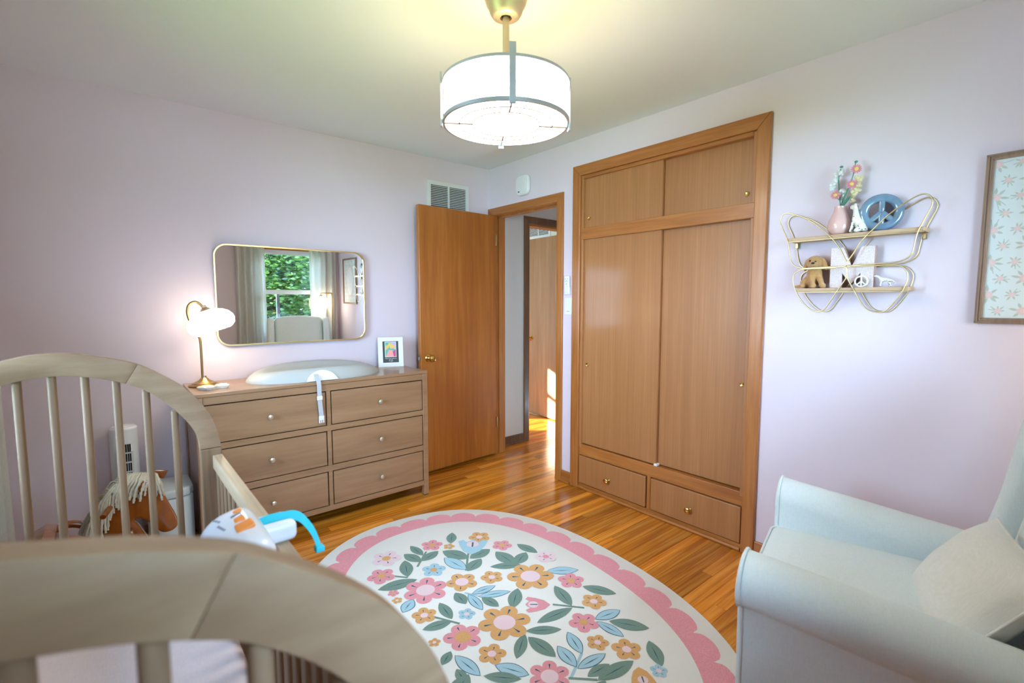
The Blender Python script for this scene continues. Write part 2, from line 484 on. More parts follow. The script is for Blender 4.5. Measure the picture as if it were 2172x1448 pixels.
# floor slab with single planks
fl = struct(MB().box(XL - 0.2, 0.12, YF - 0.2, 0.3, -0.12, -0.012).box(0.12, 1.5, -1.2, 3.2, -0.12, -0.012).box(-3.2, 0.12, 0.3, 3.2, -0.12, -0.012).build('floor', 'gap_dark'))
unit = MB().bbox(-0.5, 0.5, -0.5, 0.5, -0.5, 0.5, 0.012, 1)
um = None
PWID = 0.0575
rng = random.Random(3)
row = 0; y = 0.0
def put_plank(x0, x1, yc):
    global um
    sx, sy, sz = x1 - x0 - 0.0010, PWID - 0.0013, 0.014
    if um is None:
        o = MB().bbox(-0.5, 0.5, -0.5, 0.5, -0.5, 0.5, 0.006, 1).build('plank', 'floor_oak', fl); um = o
    else:
        o = copy_of(um, fl)
    o.location = ((x0 + x1) / 2, yc, -sz / 2 + rng.uniform(-0.0003, 0.0)); o.scale = (sx, sy, sz)
while y > YF:
    yc = y - PWID / 2
    x = XL - rng.uniform(0, 0.8)
    end = 0.0
    if DR - 0.03 < yc < 0.01: end = 1.4
    while x < end:
        L = rng.uniform(0.65, 1.7)
        a, b_ = max(x, XL), min(x + L, end)
        if end - b_ < 0.2: b_ = end
        if b_ - a > 0.05: put_plank(a, b_, yc)
        x = b_ if b_ == end else x + L
    y -= PWID
y = 0.0
while y < 1.25:
    yc = y + PWID / 2; x = 0.10
    while x < 1.4:
        L = rng.uniform(0.5, 1.2); b_ = min(1.4, x + L)
        if 1.4 - b_ < 0.15: b_ = 1.4
        put_plank(x, b_, yc); x = b_
    y += PWID
# far end of the second room, not in view: one plain boarded surface
struct(MB().box(-3.2, 0.10, 0.16, 3.2, -0.012, -0.001).box(0.10, 1.42, 1.265, 3.2, -0.012, -0.001).box(0.12, 1.5, -1.2, -0.93, -0.012, -0.001).build('floor_room_two', 'floor_oak'))

struct(MB().box(XL - 0.2, 0.12, YF - 0.2, 0.12, HC, HC + 0.1).build('ceiling', 'ceiling_paint'))
struct(MB().box(0.12, 1.6, -1.2, 0.10, HC, HC + 0.1).box(-3.2, 1.6, 0.10, 3.2, HC, HC + 0.1).build('ceiling_hall', 'ceiling_paint'))
struct(MB().box(XL - 0.2, 0.0, 0.0, 0.10, 0, HC).build('wall_back', 'wall_paint'))
# right wall with doorway and closet recess
struct(MB().box(0, WT, DL, 0.06, 0, HC).box(0, WT, DR, DL, DT + 0.02, HC).box(0, WT, CL, DR, 0, HC)
       .box(0, WT, CR, CL, CT, HC).box(0, WT, YF - 0.2, CR, 0, HC).box(0.7, 0.75, CR, CL, 0, CT).box(WT, 0.7, CR - 0.05, CR, 0, CT)
       .box(WT, 0.7, CL, CL + 0.05, 0, CT).box(WT, 0.7, CR, CL, CT, CT + 0.05).build('wall_right', 'wall_paint'))
struct(MB().box(XL - 0.14, XL, YF - 0.2, W2[0], 0, HC).box(XL - 0.14, XL, W2[1], 0.1, 0, HC)
       .box(XL - 0.14, XL, W2[0], W2[1], 0, W2[2]).box(XL - 0.14, XL, W2[0], W2[1], W2[3], HC).build('wall_left', 'wall_paint'))
struct(MB().box(XL - 0.2, W3[0], YF - 0.14, YF, 0, HC).box(W3[1], W1[0], YF - 0.14, YF, 0, HC).box(W3[0], W3[1], YF - 0.14, YF, 0, W3[2]).box(W3[0], W3[1], YF - 0.14, YF, W3[3], HC).box(W1[1], 0.12, YF - 0.14, YF, 0, HC)
       .box(W1[0], W1[1], YF - 0.14, YF, 0, W1[2]).box(W1[0], W1[1], YF - 0.14, YF, W1[3], HC).build('wall_front', 'wall_paint'))
# hall and second room
YH = 0.06
struct(MB().box(WT, 0.50, YH, YH + 0.10, 0, HC).box(0.50, 1.27, YH, YH + 0.10, 2.06, HC).box(1.27, 1.6, YH, YH + 0.10, 0, HC)
       .box(1.6, 1.7, -1.2, 0.16, 0, HC).box(0.12, 1.6, -1.3, -1.2, 0, HC).build('wall_hall', 'hall_paint'))
struct(MB().box(1.42, 1.5, 0.16, 3.2, 0, HC).box(-3.3, -3.2, 0.10, 0.3, 0, HC).box(-3.3, -3.2, 1.6, 3.2, 0, HC).box(-3.3, -3.2, 0.3, 1.6, 0, 0.8).box(-3.3, -3.2, 0.3, 1.6, 2.0, HC)  # side wall opening is unseen, added to brighten the hall
       .box(-3.2, -3.1, 3.1, 3.2, 0, HC).box(-2.17, 1.5, 3.1, 3.2, 0, HC).box(-3.1, -2.17, 3.1, 3.2, 0, 0.62).box(-3.1, -2.17, 3.1, 3.2, 1.54, HC)
       .box(-3.1, -2.17, 3.13, 3.17, 1.20, 1.25).build('wall_room_two', 'room_two_paint'))

# baseboards
bb = MB().bbox(0 - 0.014, 0, CL + 0.068, DR - 0.062, 0, 0.085, 0.003).bbox(-0.016, 0, YF, CR - 0.064, 0, 0.085, 0.003)
struct(bb.build('baseboard_right', 'trim_wood_side'))
struct(MB().bbox(XL, 0, -0.014, 0, 0, 0.085, 0.003).build('baseboard_back', 'dresser_wood'))
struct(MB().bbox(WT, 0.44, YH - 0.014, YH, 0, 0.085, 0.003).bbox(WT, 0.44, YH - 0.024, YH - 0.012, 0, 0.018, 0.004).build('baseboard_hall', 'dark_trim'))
struct(MB().bbox(XL, XL + 0.014, YF, 0, 0, 0.085, 0.003).build('baseboard_left', 'trim_wood_side'))
struct(MB().bbox(XL, 0, YF, YF + 0.014, 0, 0.085, 0.003).build('baseboard_front', 'trim_wood'))
struct(MB().tube([(-0.02, CL + 0.07, 0.008), (-0.02, DR - 0.062, 0.008)], 0.009, 8).build('trim_1', 'trim_wood_side'))

# doorway casing
tr = struct(MB().prism([(DL, DT), (0.0, DT + 0.06), (0.0, 0.0), (DL, 0.0)], 0.016, YZ(-0.016), 0.003).build('trim_2', 'trim_wood'))
MB().prism([(DR, DT), (DR - 0.06, DT + 0.06), (DR - 0.06, 0.0), (DR, 0.0)], 0.016, YZ(-0.016), 0.003).build('casing', 'trim_wood', tr)
MB().prism([(DL, DT + 0.0005), (0.0, DT + 0.0605), (DR - 0.06, DT + 0.0605), (DR, DT + 0.0005)], 0.016, YZ(-0.016), 0.003).build('casing', 'trim_wood_side', tr)
MB().box(-0.001, WT + 0.001, DL - 0.002, DL + 0.018, 0, DT - 0.002).build('jamb', 'trim_wood', tr)
MB().box(-0.001, WT + 0.001, DR - 0.018, DR + 0.002, 0, DT - 0.002).build('jamb', 'trim_wood', tr)
MB().box(-0.001, WT + 0.001, DR, DL, DT - 0.002, DT + 0.019).build('jamb', 'trim_wood_side', tr)
MB().box(0.045, 0.085, DL - 0.014, DL - 0.001, 0, DT - 0.001).build('door_stop', 'trim_wood', tr)
MB().box(0.045, 0.085, DR + 0.001, DR + 0.014, 0, DT - 0.001).box(0.045, 0.085, DR, DL, DT - 0.014, DT - 0.001).build('door_stop', 'trim_wood', tr)
MB().bbox(0.03, 0.042, DR + 0.001, DR + 0.004, 0.87, 0.95, 0.0008, 1).build('strike_plate', 'dark_metal', tr)
# second doorway casing in the hall
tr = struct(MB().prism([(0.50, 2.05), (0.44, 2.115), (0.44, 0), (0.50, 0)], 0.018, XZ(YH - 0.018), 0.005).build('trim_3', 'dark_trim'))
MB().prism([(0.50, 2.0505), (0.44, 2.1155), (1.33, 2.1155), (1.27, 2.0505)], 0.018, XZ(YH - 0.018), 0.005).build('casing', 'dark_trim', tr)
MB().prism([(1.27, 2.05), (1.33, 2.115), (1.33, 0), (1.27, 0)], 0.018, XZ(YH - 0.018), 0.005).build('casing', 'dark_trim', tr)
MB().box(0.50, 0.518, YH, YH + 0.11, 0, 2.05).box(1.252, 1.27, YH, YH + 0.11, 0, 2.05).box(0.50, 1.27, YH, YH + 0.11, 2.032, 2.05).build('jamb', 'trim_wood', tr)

# doors
def door_knob(parent, loc, rot):
    k = MB().lathe([(0.0, 0.0), (0.030, 0.0), (0.032, 0.004), (0.028, 0.009), (0.016, 0.012), (0.011, 0.018), (0.011, 0.028), (0.018, 0.034), (0.026, 0.042), (0.028, 0.052), (0.024, 0.062), (0.012, 0.067), (0.0, 0.067)], 28)
    return k.build('door_knob', 'brass', parent, smooth=35, loc=loc, rot=rot)
ang = math.atan2(-0.055, -0.74) - PI
d1 = struct(MB().bbox(-0.745, 0, -0.0175, 0.0175, 0.02, 2.045, 0.002, 1).build('door_1', 'door_wood', loc=(-0.012, DL - 0.022, 0), rot=(0, 0, 0.05)))
door_knob(d1, (-0.675, -0.0175, 0.905), (PI / 2, 0, 0))
door_knob(d1, (-0.675, 0.0175, 0.905), (-PI / 2, 0, 0))
MB().box(-0.7462, -0.745, -0.012, 0.012, 0.875, 0.935).build('latch_plate', 'antique_brass', d1)
MB().bbox(-0.756, -0.746, -0.007, 0.007, 0.893, 0.917, 0.003).build('latch_bolt', 'steel', d1)
for z in (0.25, 1.8):
    MB().tube([(0.004, -0.021, z), (0.004, -0.021, z + 0.09)], 0.006, 8).build('hinge', 'antique_brass', d1, smooth=40)
d2 = struct(MB().bbox(-0.0175, 0.0175, 0, 0.75, 0.012, 2.045, 0.002, 1).build('door_2', 'door_wood_pale', loc=(1.232, YH + 0.11, 0), rot=(0, 0, -0.07)))
door_knob(d2, (-0.0175, 0.69, 0.905), (0, -PI / 2, 0))

# rear window
def sash_window(name, opening, toworld, axis_mat):
    a0, a1, z0, z1 = opening
    def bx(mb, x0, x1, d0, d1, c0, c1):
        p, q = toworld(x0, d0, c0), toworld(x1, d1, c1)
        mb.box(min(p[0], q[0]), max(p[0], q[0]), min(p[1], q[1]), max(p[1], q[1]), min(p[2], q[2]), max(p[2], q[2])); return mb
    w = struct(bx(MB(), a0 - 0.06, a0, -0.016, 0.0, z0 - 0.06, z1 + 0.065).build(name, 'trim_wood'))
    bx(MB(), a1, a1 + 0.06, -0.016, 0.0, z0 - 0.06, z1 + 0.065).build('casing', 'trim_wood', w)
    bx(MB(), a0, a1, -0.016, 0.0, z1, z1 + 0.065).build('casing', axis_mat, w)
    bx(MB(), a0 - 0.08, a1 + 0.08, -0.05, 0.01, z0 - 0.02, z0).build('window_sill', axis_mat, w)
    zm = z0 + (z1 - z0) * 0.50
    s = 0.05
    for nm, c0, c1, d in (('upper_sash', zm - 0.025, z1, 0.085), ('lower_sash', z0, zm + 0.025, 0.05)):
        mb = MB()
        bx(mb, a0, a0 + s, d, d + 0.03, c0, c1); bx(mb, a1 - s, a1, d, d + 0.03, c0, c1)
        bx(mb, a0 + s, a1 - s, d, d + 0.03, c1 - 0.055, c1); bx(mb, a0 + s, a1 - s, d, d + 0.03, c0, c0 + 0.055)
        so = mb.build(nm, 'window_white', w)
        bx(MB(), a0 + s, a1 - s, d + 0.012, d + 0.016, c0 + 0.055, c1 - 0.055).build('pane', 'window_glass', so)
    mb = MB(); bx(mb, a0, a0 + 0.012, 0.0, 0.13, z0, z1); bx(mb, a1 - 0.012, a1, 0.0, 0.13, z0, z1)
    bx(mb, a0, a1, 0.0, 0.13, z1 - 0.012, z1); bx(mb, a0, a1, 0.0, 0.13, z0, z0 + 0.012)
    mb.build('window_frame', 'window_white', w)
    return w
w1 = sash_window('window_1', W1, lambda a, d, z: (a, YF - d, z), 'trim_wood')
MB().box(-0.812, -0.772, YF - 0.135, YF - 0.12, W1[2], 1.40).build('screen_bar', 'toy_grey', w1)
sash_window('window_3', W3, lambda a, d, z: (a, YF - d, z), 'trim_wood')
w2 = sash_window('window_2', W2, lambda a, d, z: (XL - d, a, z), 'trim_wood_side')

# ================================================================== CURTAINS
def curtain(name, label, a0, a1, z0, z1, place, folds, amp, seed, thick=0.004):
    rg = random.Random(seed); mb = MB(); n = folds * 10; rows = 14
    ph = [rg.uniform(-0.5, 0.5) for _ in range(5)]
    for side in (0, 1):
        vs = []; fs = []
        for j in range(rows + 1):
            z = z0 + (z1 - z0) * j / rows
            for i in range(n + 1):
                t = i / n
                w = 0.75 + 0.25 * (1 - j / rows)
                d = amp * w * math.sin(2 * PI * folds * t + 0.6 * math.sin(3 * t + ph[0]) + 0.25 * math.sin(z * 2 + ph[1])) + 0.2 * amp * math.sin(9 * t + ph[2])
                vs.append(place(a0 + (a1 - a0) * t, d + side * thick, z))
        for j in range(rows):
            for i in range(n):
                q = j * (n + 1) + i
                f = (q, q + 1, q + n + 2, q + n + 1)
                fs.append(f if side else f[::-1])
        mb.add(vs, fs)
    o = mb.build(name, 'curtain_linen', smooth=60)
    return tag(o, label, 'curtain')
YR = YF + 0.10
curtain('curtain', 'off white linen curtain panel left of the window behind the armchair', -1.33, -0.99, 0.03, 2.10, lambda a, d, z: (a, YR + d, z), 4, 0.035, 1)
curtain('curtain', 'off white linen curtain panel beside the globe floor lamp', -0.43, -0.07, 0.03, 2.10, lambda a, d, z: (a, YR + d, z), 4, 0.035, 2)
curtain('curtain', 'off white linen curtain panel hanging past the end of the crib', -0.86, -0.26, 0.03, 2.12, lambda a, d, z: (-2.965 + d, a, z), 6, 0.042, 3)
curtain('curtain', 'off white linen curtain panel along the wall side of the crib', -2.72, -2.18, 0.03, 2.12, lambda a, d, z: (-3.104 + d, a, z), 8, 0.012, 4)
def rod(label, p0, p1, wall):
    t_ = thing('curtain_rod', label, 'rod')
    p0, p1 = Vector(p0), Vector(p1)
    MB().tube([p0, p1], 0.011, 10).build('pole', 'antique_brass', t_, smooth=40)
    for p in (p0, p1): MB().ball(p, 0.022).build('finial', 'antique_brass', t_, smooth=60)
    for k in (0.08, 0.92):
        q = p0.lerp(p1, k); MB().tube([q, wall(q)], 0.007, 8).build('bracket', 'antique_brass', t_, smooth=40)
rod('brass curtain rod above the window behind the armchair', (-1.38, YR, 2.12), (-0.05, YR, 2.12), lambda q: Vector((q.x, YF, q.z)))
rod('brass curtain rod above the crib on the side wall', (-3.02, -2.85, 2.14), (-3.02, -0.2, 2.14), lambda q: Vector((XL, q.y, q.z)))

# ================================================================== BUILT-IN CLOSET
cl = thing('built_in_closet', 'built in wooden closet with sliding doors and two bottom drawers', 'closet', (0, -1.635, 0))
C0 = Vector((0, 1.635, 0))
def cpart(name, mb, mats, smooth=None, parent=None):
    o = mb.build(name, mats, parent if parent is not None else cl, smooth)
    if parent is None: o.location = C0
    return o
OL, OR_, OT = -0.982, -2.288, 2.258
IL, IR, IT = -1.052, -2.222, 2.188
cpart('casing', MB().prism([(OL, OT), (IL, IT), (IL, 0), (OL, 0)], 0.022, YZ(-0.022), 0.004), 'trim_wood')
cpart('casing', MB().prism([(OR_, OT), (IR, IT), (IR, 0), (OR_, 0)], 0.022, YZ(-0.022), 0.004), 'trim_wood')
cpart('casing', MB().prism([(OL, OT), (OR_, OT), (IR, IT), (IL, IT)], 0.022, YZ(-0.022), 0.004), 'trim_wood_side')
SL, SR = -1.072, -2.202
cpart('stile', MB().bbox(-0.008, 0.06, SL, IL, 0.30, IT, 0.002, 1), 'closet_wood')
cpart('stile', MB().bbox(-0.008, 0.06, IR, SR, 0.30, IT, 0.002, 1), 'closet_wood')
cpart('head_rail', MB().bbox(-0.008, 0.06, SR, SL, 2.165, IT, 0.002, 1), 'trim_wood_side')
cpart('middle_rail', MB().bbox(-0.012, 0.06, IR, IL, 1.758, 1.835, 0.003), 'trim_wood_side')
cpart('lower_rail', MB().bbox(-0.004, 0.06, IR, IL, 0.245, 0.322, 0.003), 'trim_wood_side')
cpart('drawer_divider', MB().bbox(-0.004, 0.05, -1.650, -1.624, 0.02, 0.25, 0.002, 1), 'trim_wood')
cpart('drawer_stile', MB().bbox(-0.004, 0.05, IR, IR + 0.006, 0.02, 0.25, 0.001, 1), 'trim_wood')
cpart('drawer_stile', MB().bbox(-0.004, 0.05, IL - 0.006, IL, 0.02, 0.25, 0.001, 1), 'trim_wood')
cpart('base_rail', MB().bbox(-0.006, 0.05, IR, IL, 0.0, 0.036, 0.002, 1), 'trim_wood_side')
cpart('floor_moulding', MB().tube([(-0.012, IL, 0.009), (-0.012, IR + 0.004, 0.009)], 0.011, 10), 'trim_wood_side', 50)
def pull(parent, y, z, x):
    MB().lathe([(0.0, 0.0), (0.0085, 0.0), (0.0115, 0.0015), (0.0125, 0.003), (0.0115, 0.004), (0.009, 0.003), (0.0, 0.0015)], 20, mat=Matrix.Rotation(-PI / 2, 4, 'Y'), c=(x, y, z)).build('finger_pull', 'brass', parent, smooth=35)
XA, XB = 0.030, 0.008    # back and front sliding tracks
for (y0, y1, z0, z1, xx, py, pz) in ((SL + 0.01, -1.676, 0.328, 1.76, XB, -1.108, 0.893), (-1.655, SR - 0.01, 0.328, 1.76, XA, -2.176, 0.895),
                                     (SL + 0.01, -1.676, 1.832, 2.168, XB, -1.112, 1.897), (-1.655, SR - 0.01, 1.832, 2.168, XA, -2.163, 1.891)):
    o = cpart('sliding_door', MB().bbox(xx, xx + 0.019, min(y0, y1), max(y0, y1), z0, z1, 0.0015, 1), 'closet_wood')
    pull(o, py, pz, xx)
cpart('door_guide', MB().bbox(-0.003, 0.03, -1.690, -1.668, 0.322, 0.336, 0.002, 1), 'white_plastic')
cpart('closet_back', MB().box(0.062, 0.07, IR, IL, 0.0, IT), 'gap_dark')
for y0, y1, ky in ((-1.617, -1.060, -1.324), (-2.214, -1.657, -1.919)):
    o = cpart('drawer', MB().bbox(-0.012, 0.012, y0, y1, 0.042, 0.240, 0.003), 'closet_wood')
    MB().lathe([(0.0, 0.0), (0.012, 0.0), (0.008, 0.006), (0.007, 0.012), (0.015, 0.017), (0.019, 0.023), (0.017, 0.030), (0.009, 0.034), (0.0, 0.035)], 24, mat=Matrix.Rotation(-PI / 2, 4, 'Y'), c=(-0.012, ky, 0.130)).build('knob', 'brass', o, smooth=35)

# ================================================================== WALL FITTINGS
def vent(name, label, frame, w, h, n):
    """frame(a, d, z): a across from 0..w, d out of the wall, z 0..h"""
    t_ = thing(name, label, 'vent')
    def bx(mb, a0, a1, d0, d1, z0, z1, tilt=0):
        pts = [frame(a, d + (tilt if zz == z0 else 0), zz) for zz in (z0, z1) for d in (d0, d1) for a in (a0, a1)]
        return mb.add(pts, [(0, 2, 3, 1), (4, 5, 7, 6), (0, 1, 5, 4), (2, 6, 7, 3), (0, 4, 6, 2), (1, 3, 7, 5)])
    bx(MB(), 0.02, w - 0.02, 0.0, 0.001, 0.02, h - 0.02).build('backing', 'vent_dark', t_)
    fr = MB(); m_ = 0.030
    bx(fr, 0, w, 0, 0.009, 0, m_); bx(fr, 0, w, 0, 0.009, h - m_, h); bx(fr, 0, m_, 0, 0.009, m_, h - m_); bx(fr, w - m_, w, 0, 0.009, m_, h - m_)
    bx(fr, w / 2 - 0.007, w / 2 + 0.007, 0, 0.009, m_, h - m_)
    fr.build('frame', 'white_paint', t_)
    for a0, a1 in ((m_, w / 2 - 0.007), (w / 2 + 0.007, w - m_)):
        for k in range(n):
            z = m_ + (h - 2 * m_) * (k + 0.08) / n; st = (h - 2 * m_) / n
            bx(MB(), a0, a1, 0.0012, 0.0022, z, z + st * 0.56, 0.006).build('slat', 'white_paint', t_)
    return t_
vent('wall_vent', 'white louvred air vent high on the wall above the open door', lambda a, d, z: (-0.604 + a, -d, 2.035 + z), 0.387, 0.232, 13)
vent('wall_vent', 'louvred air vent over the door in the far room', lambda a, d, z: (1.42 - d, 1.10 - a, 2.07 + z), 0.40, 0.20, 10)
t_ = thing('smoke_alarm', 'white rounded alarm with grey slot above the doorway', 'alarm', (0, -0.453, 2.23))
ol = rrect(-0.075, 0.075, -0.078, 0.078, 0.05, 8)
MB().prism(ol, 0.034, YZ(-0.034), 0.012, 4).build('body', 'white_plastic', t_, smooth=50)
MB().prism(rrect(-0.052, -0.030, -0.035, 0.038, 0.010, 5), 0.002, YZ(-0.0352), 0.0008).build('light_bar', 'paper_white', t_, smooth=50)
MB().prism(rrect(0.022, 0.040, -0.052, -0.044, 0.003, 3), 0.002, YZ(-0.0352), 0).build('slot', 'black', t_)
t_ = thing('light_switch', 'white wall switch plate with a single rocker', 'switch', (0, -0.936, 1.299))
MB().bbox(-0.007, 0, -0.036, 0.036, -0.060, 0.060, 0.003).build('plate', 'white_plastic', t_)
MB().bbox(-0.011, -0.006, -0.016, 0.016, -0.033, 0.033, 0.0015).build('rocker', 'white_plastic', t_)
MB().box(-0.0075, -0.0065, -0.014, 0.014, -0.038, -0.0345).build('slot', 'toy_grey', t_)
t_ = thing('remote_control', 'white remote in a wall cradle above the switch plate', 'remote', (0, -0.931, 1.449))
MB().bbox(-0.018, 0, -0.026, 0.026, -0.066, -0.012, 0.004).build('cradle', 'white_plastic', t_)
MB().bbox(-0.022, -0.006, -0.022, 0.022, -0.055, 0.066, 0.004).build('handset', 'white_plastic', t_)
for k, (yy, zz) in enumerate(((-0.011, 0.045), (0.011, 0.045), (-0.011, 0.028), (0.011, 0.028), (0.0, 0.032), (0.0, 0.008))):
    MB().bbox(-0.0235, -0.0215, yy - 0.003, yy + 0.003, zz - 0.003, zz + 0.003, 0.001, 1).build('button', 'toy_grey' if k < 5 else 'black', t_)

# ================================================================== CEILING LIGHT
lx, ly = -1.378, -1.911
t_ = thing('ceiling_light', 'drum ceiling light with champagne metal rims hanging from a short rod', 'ceiling light', (lx, ly, HC))
c0 = (0, 0, 0)
MB().lathe([(0.0, 0.0), (0.078, 0.0), (0.078, -0.012), (0.072, -0.030), (0.066, -0.040), (0.064, -0.043), (0.058, -0.060), (0.050, -0.072), (0.044, -0.076), (0.022, -0.077), (0.022, -0.068), (0.0, -0.068)], 40).build('canopy', 'lamp_nickel', t_, smooth=35)
MB().ball((0, 0, -0.070), (0.018, 0.018, 0.012)).build('hanger_ball', 'dark_metal', t_, smooth=60)
for a in (0.6, 2.2, 3.9, 5.4):
    MB().ball((0.034 * math.cos(a), 0.034 * math.sin(a), -0.0772), (0.0035, 0.0035, 0.0015), 10, 6).build('screw', 'steel', t_, smooth=60)
MB().tube([(0, 0, -0.07), (0, 0, -0.36)], 0.0125, 16).build('rod', 'lamp_nickel', t_, smooth=40)
ZT, ZB, RD = 2.132 - HC, 1.985 - HC, 0.231
def ring(z0, z1, r0, r1):
    return MB().lathe([(r0, z0), (r1, z0), (r1, z1), (r0, z1), (r0, z0)], 72)
def openlathe(prof, seg=72):
    mb = MB(); n_ = len(prof); vs = [(r_ * math.cos(2 * PI * k / seg), r_ * math.sin(2 * PI * k / seg), z) for r_, z in prof for k in range(seg)]
    fs = [(i * seg + k, i * seg + (k + 1) % seg, (i + 1) * seg + (k + 1) % seg, (i + 1) * seg + k) for i in range(n_ - 1) for k in range(seg)]
    return mb.add(vs, fs)
dsh = openlathe([(RD - 0.003, ZB + 0.006), (RD - 0.003, ZT - 0.006)]).build('drum_shade', 'drum_glow', t_, smooth=30)
openlathe([(RD - 0.005, ZT - 0.006), (RD - 0.005, ZB + 0.006)]).build('shade_glow_block', 'white_paint', dsh, smooth=30)  # added inside the drum to stop the shade glowing onto the ceiling
openlathe([(RD - 0.006, ZB), (RD + 0.002, ZB), (RD + 0.002, ZB + 0.0135), (RD - 0.006, ZB + 0.0135), (RD - 0.006, ZB)]).build('rim', 'lamp_nickel_daylit', t_, smooth=30)
openlathe([(RD - 0.006, ZT - 0.010), (RD + 0.002, ZT - 0.010), (RD + 0.002, ZT), (RD - 0.006, ZT), (RD - 0.006, ZT - 0.010)]).build('rim', 'lamp_nickel_daylit', t_, smooth=30)
dif = MB().lathe([(0.0, ZB + 0.0035), (RD - 0.006, ZB + 0.0035), (RD - 0.006, ZB + 0.0045), (0.0, ZB + 0.0045)], 72).build('diffuser', 'drum_bottom_glow', t_, smooth=30)
MB().lathe([(0.0, ZB + 0.0055), (RD - 0.006, ZB + 0.0055), (RD - 0.006, ZB + 0.008), (0.0, ZB + 0.008)], 72).build('diffuser_glow_block', 'white_paint', dif, smooth=30)  # added disc that blocks the diffuser's upward glow
for r_ in (0.125, 0.172):
    MB().tube([(r_ * math.cos(2 * PI * k / 60), r_ * math.sin(2 * PI * k / 60), ZB + 0.0022) for k in range(60)], 0.0021, 6, closed=True).build('wire_ring', 'dark_metal', t_, smooth=60)
base_a = math.atan2(CAM[1] - ly, CAM[0] - lx) + 0.09
for k in range(4):
    a = base_a + k * PI / 2; c_, s_ = math.cos(a), math.sin(a)
    mb = MB(); bm = bmesh.new(); bmesh.ops.create_cube(bm, size=1)
    for v in bm.verts: v.co = Vector((RD + 0.0055 + v.co.x * 0.008, v.co.y * 0.022, (ZT + ZB) / 2 + 0.010 + v.co.z * 0.190))
    bmesh.ops.bevel(bm, geom=bm.edges[:], offset=0.001, segments=1, affect='EDGES')
    bmesh.ops.rotate(bm, verts=bm.verts[:], cent=(0, 0, 0), matrix=Matrix.Rotation(a, 3, 'Z'))
    mb.addbm(bm).build('post', 'lamp_nickel_daylit', t_)
    MB().tube([(0.125 * c_, 0.125 * s_, ZB + 0.0022), ((RD - 0.005) * c_, (RD - 0.005) * s_, ZB + 0.0018)], 0.0032, 6).build('wire_spoke', 'dark_metal', t_, smooth=60)
    MB().tube([(0, 0, ZT - 0.02), ((RD - 0.005) * c_, (RD - 0.005) * s_, ZT - 0.02)], 0.004, 6).build('inner_arm', 'lamp_nickel', t_, smooth=60)
bl = bpy.data.lights.new('drum_bulbs', 'POINT'); bl.energy = 2.2; bl.color = (1.0, 0.83, 0.45); bl.shadow_soft_size = 0.06
bo = bpy.data.objects.new('drum_bulbs', bl); COL.objects.link(bo); bo.parent = t_; bo.location = (0.0, 0.0, ZT - 0.035)

# ================================================================== MIRROR
mx0, mx1, mz0, mz1 = -2.052, -1.133, 1.067, 1.676
t_ = thing('wall_mirror', 'rectangular wall mirror with rounded corners and thin gold frame', 'mirror', ((mx0 + mx1) / 2, -0.004, mz0))
t_.rotation_euler = (math.radians(0.35), 0, math.radians(-0.5))
hw, hh = (mx1 - mx0) / 2, mz1 - mz0
MB().prism(rrect(-hw + 0.006, hw - 0.006, 0.006, hh - 0.006, 0.066, 8), 0.010, XZ(-0.018), 0).build('mirror_glass', 'mirror_glass', t_)
pts = [(a, -0.016, z) for a, z in rrect(-hw + 0.005, hw - 0.005, 0.005, hh - 0.005, 0.068, 10)]
mb = MB(); sec = [(-0.005, -0.010), (0.004, -0.010), (0.004, 0.016), (-0.005, 0.016)]
o_out = rrect(-hw, hw, 0, hh, 0.073, 10); o_in = rrect(-hw + 0.008, hw - 0.008, 0.008, hh - 0.008, 0.066, 10)
nn = len(o_out); vs = []
for (a, z), (a2, z2) in zip(o_out, o_in):
    vs += [(a, 0.0, z), (a, -0.026, z), (a2, -0.026, z2), (a2, 0.0, z2)]
fs = []
for i in range(nn):
    j = (i + 1) % nn
    for k in range(4):
        k2 = (k + 1) % 4; fs.append((i * 4 + k, j * 4 + k, j * 4 + k2, i * 4 + k2))
mb.add(vs, fs).build('frame', 'gold_frame', t_, smooth=40)

# ================================================================== DRESSER
X0, X1, Y0, Y1 = -2.235, -0.893, -0.471, -0.035
t_ = thing('dresser', 'taupe wooden dresser with six drawers and pale metal knobs', 'dresser', ((X0 + X1) / 2, (Y0 + Y1) / 2, 0))
org = Vector(t_.location)
def dpart(name, mb, mat, smooth=None):
    o = mb.build(name, mat, t_, smooth); o.location = -org; return o
dpart('top', MB().bbox(X0, X1, Y0 - 0.002, Y1, 0.847, 0.866, 0.0025), 'dresser_wood')
LG = 0.038
for xa, xb in ((X0 + 0.002, X0 + LG), (X1 - LG, X1 - 0.002)):
    for ya, yb in ((Y0, Y0 + LG), (Y1 - LG, Y1)):
        dpart('leg', MB().bbox(xa, xb, ya, yb, 0.004, 0.846, 0.002, 1), 'dresser_wood')
        dpart('glide', MB().bbox(xa + 0.002, xb - 0.002, ya + 0.002, yb - 0.002, 0, 0.005, 0.001, 1), 'gap_dark')
for xa, xb in ((X0 + 0.006, X0 + 0.03), (X1 - 0.03, X1 - 0.006)):
    dpart('side_panel', MB().box(xa, xb, Y0 + LG, Y1 - LG, 0.075, 0.846), 'dresser_wood')
dpart('back_panel', MB().box(X0 + LG, X1 - LG, Y1 - 0.015, Y1 - 0.005, 0.075, 0.846), 'dresser_wood')
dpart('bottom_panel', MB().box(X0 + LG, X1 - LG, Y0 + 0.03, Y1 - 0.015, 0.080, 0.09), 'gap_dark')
dpart('gap_shade_sheet', MB().box(X0 + LG, X1 - LG, Y0 + 0.022, Y0 + 0.03, 0.09, 0.84), 'gap_dark')  # near-black sheet painting the shade in the gaps around the drawers
XA0, XA1 = X0 + LG, X1 - LG
XM = (XA0 + XA1) / 2
rows = [(0.110, 0.311), (0.358, 0.559), (0.602, 0.800)]
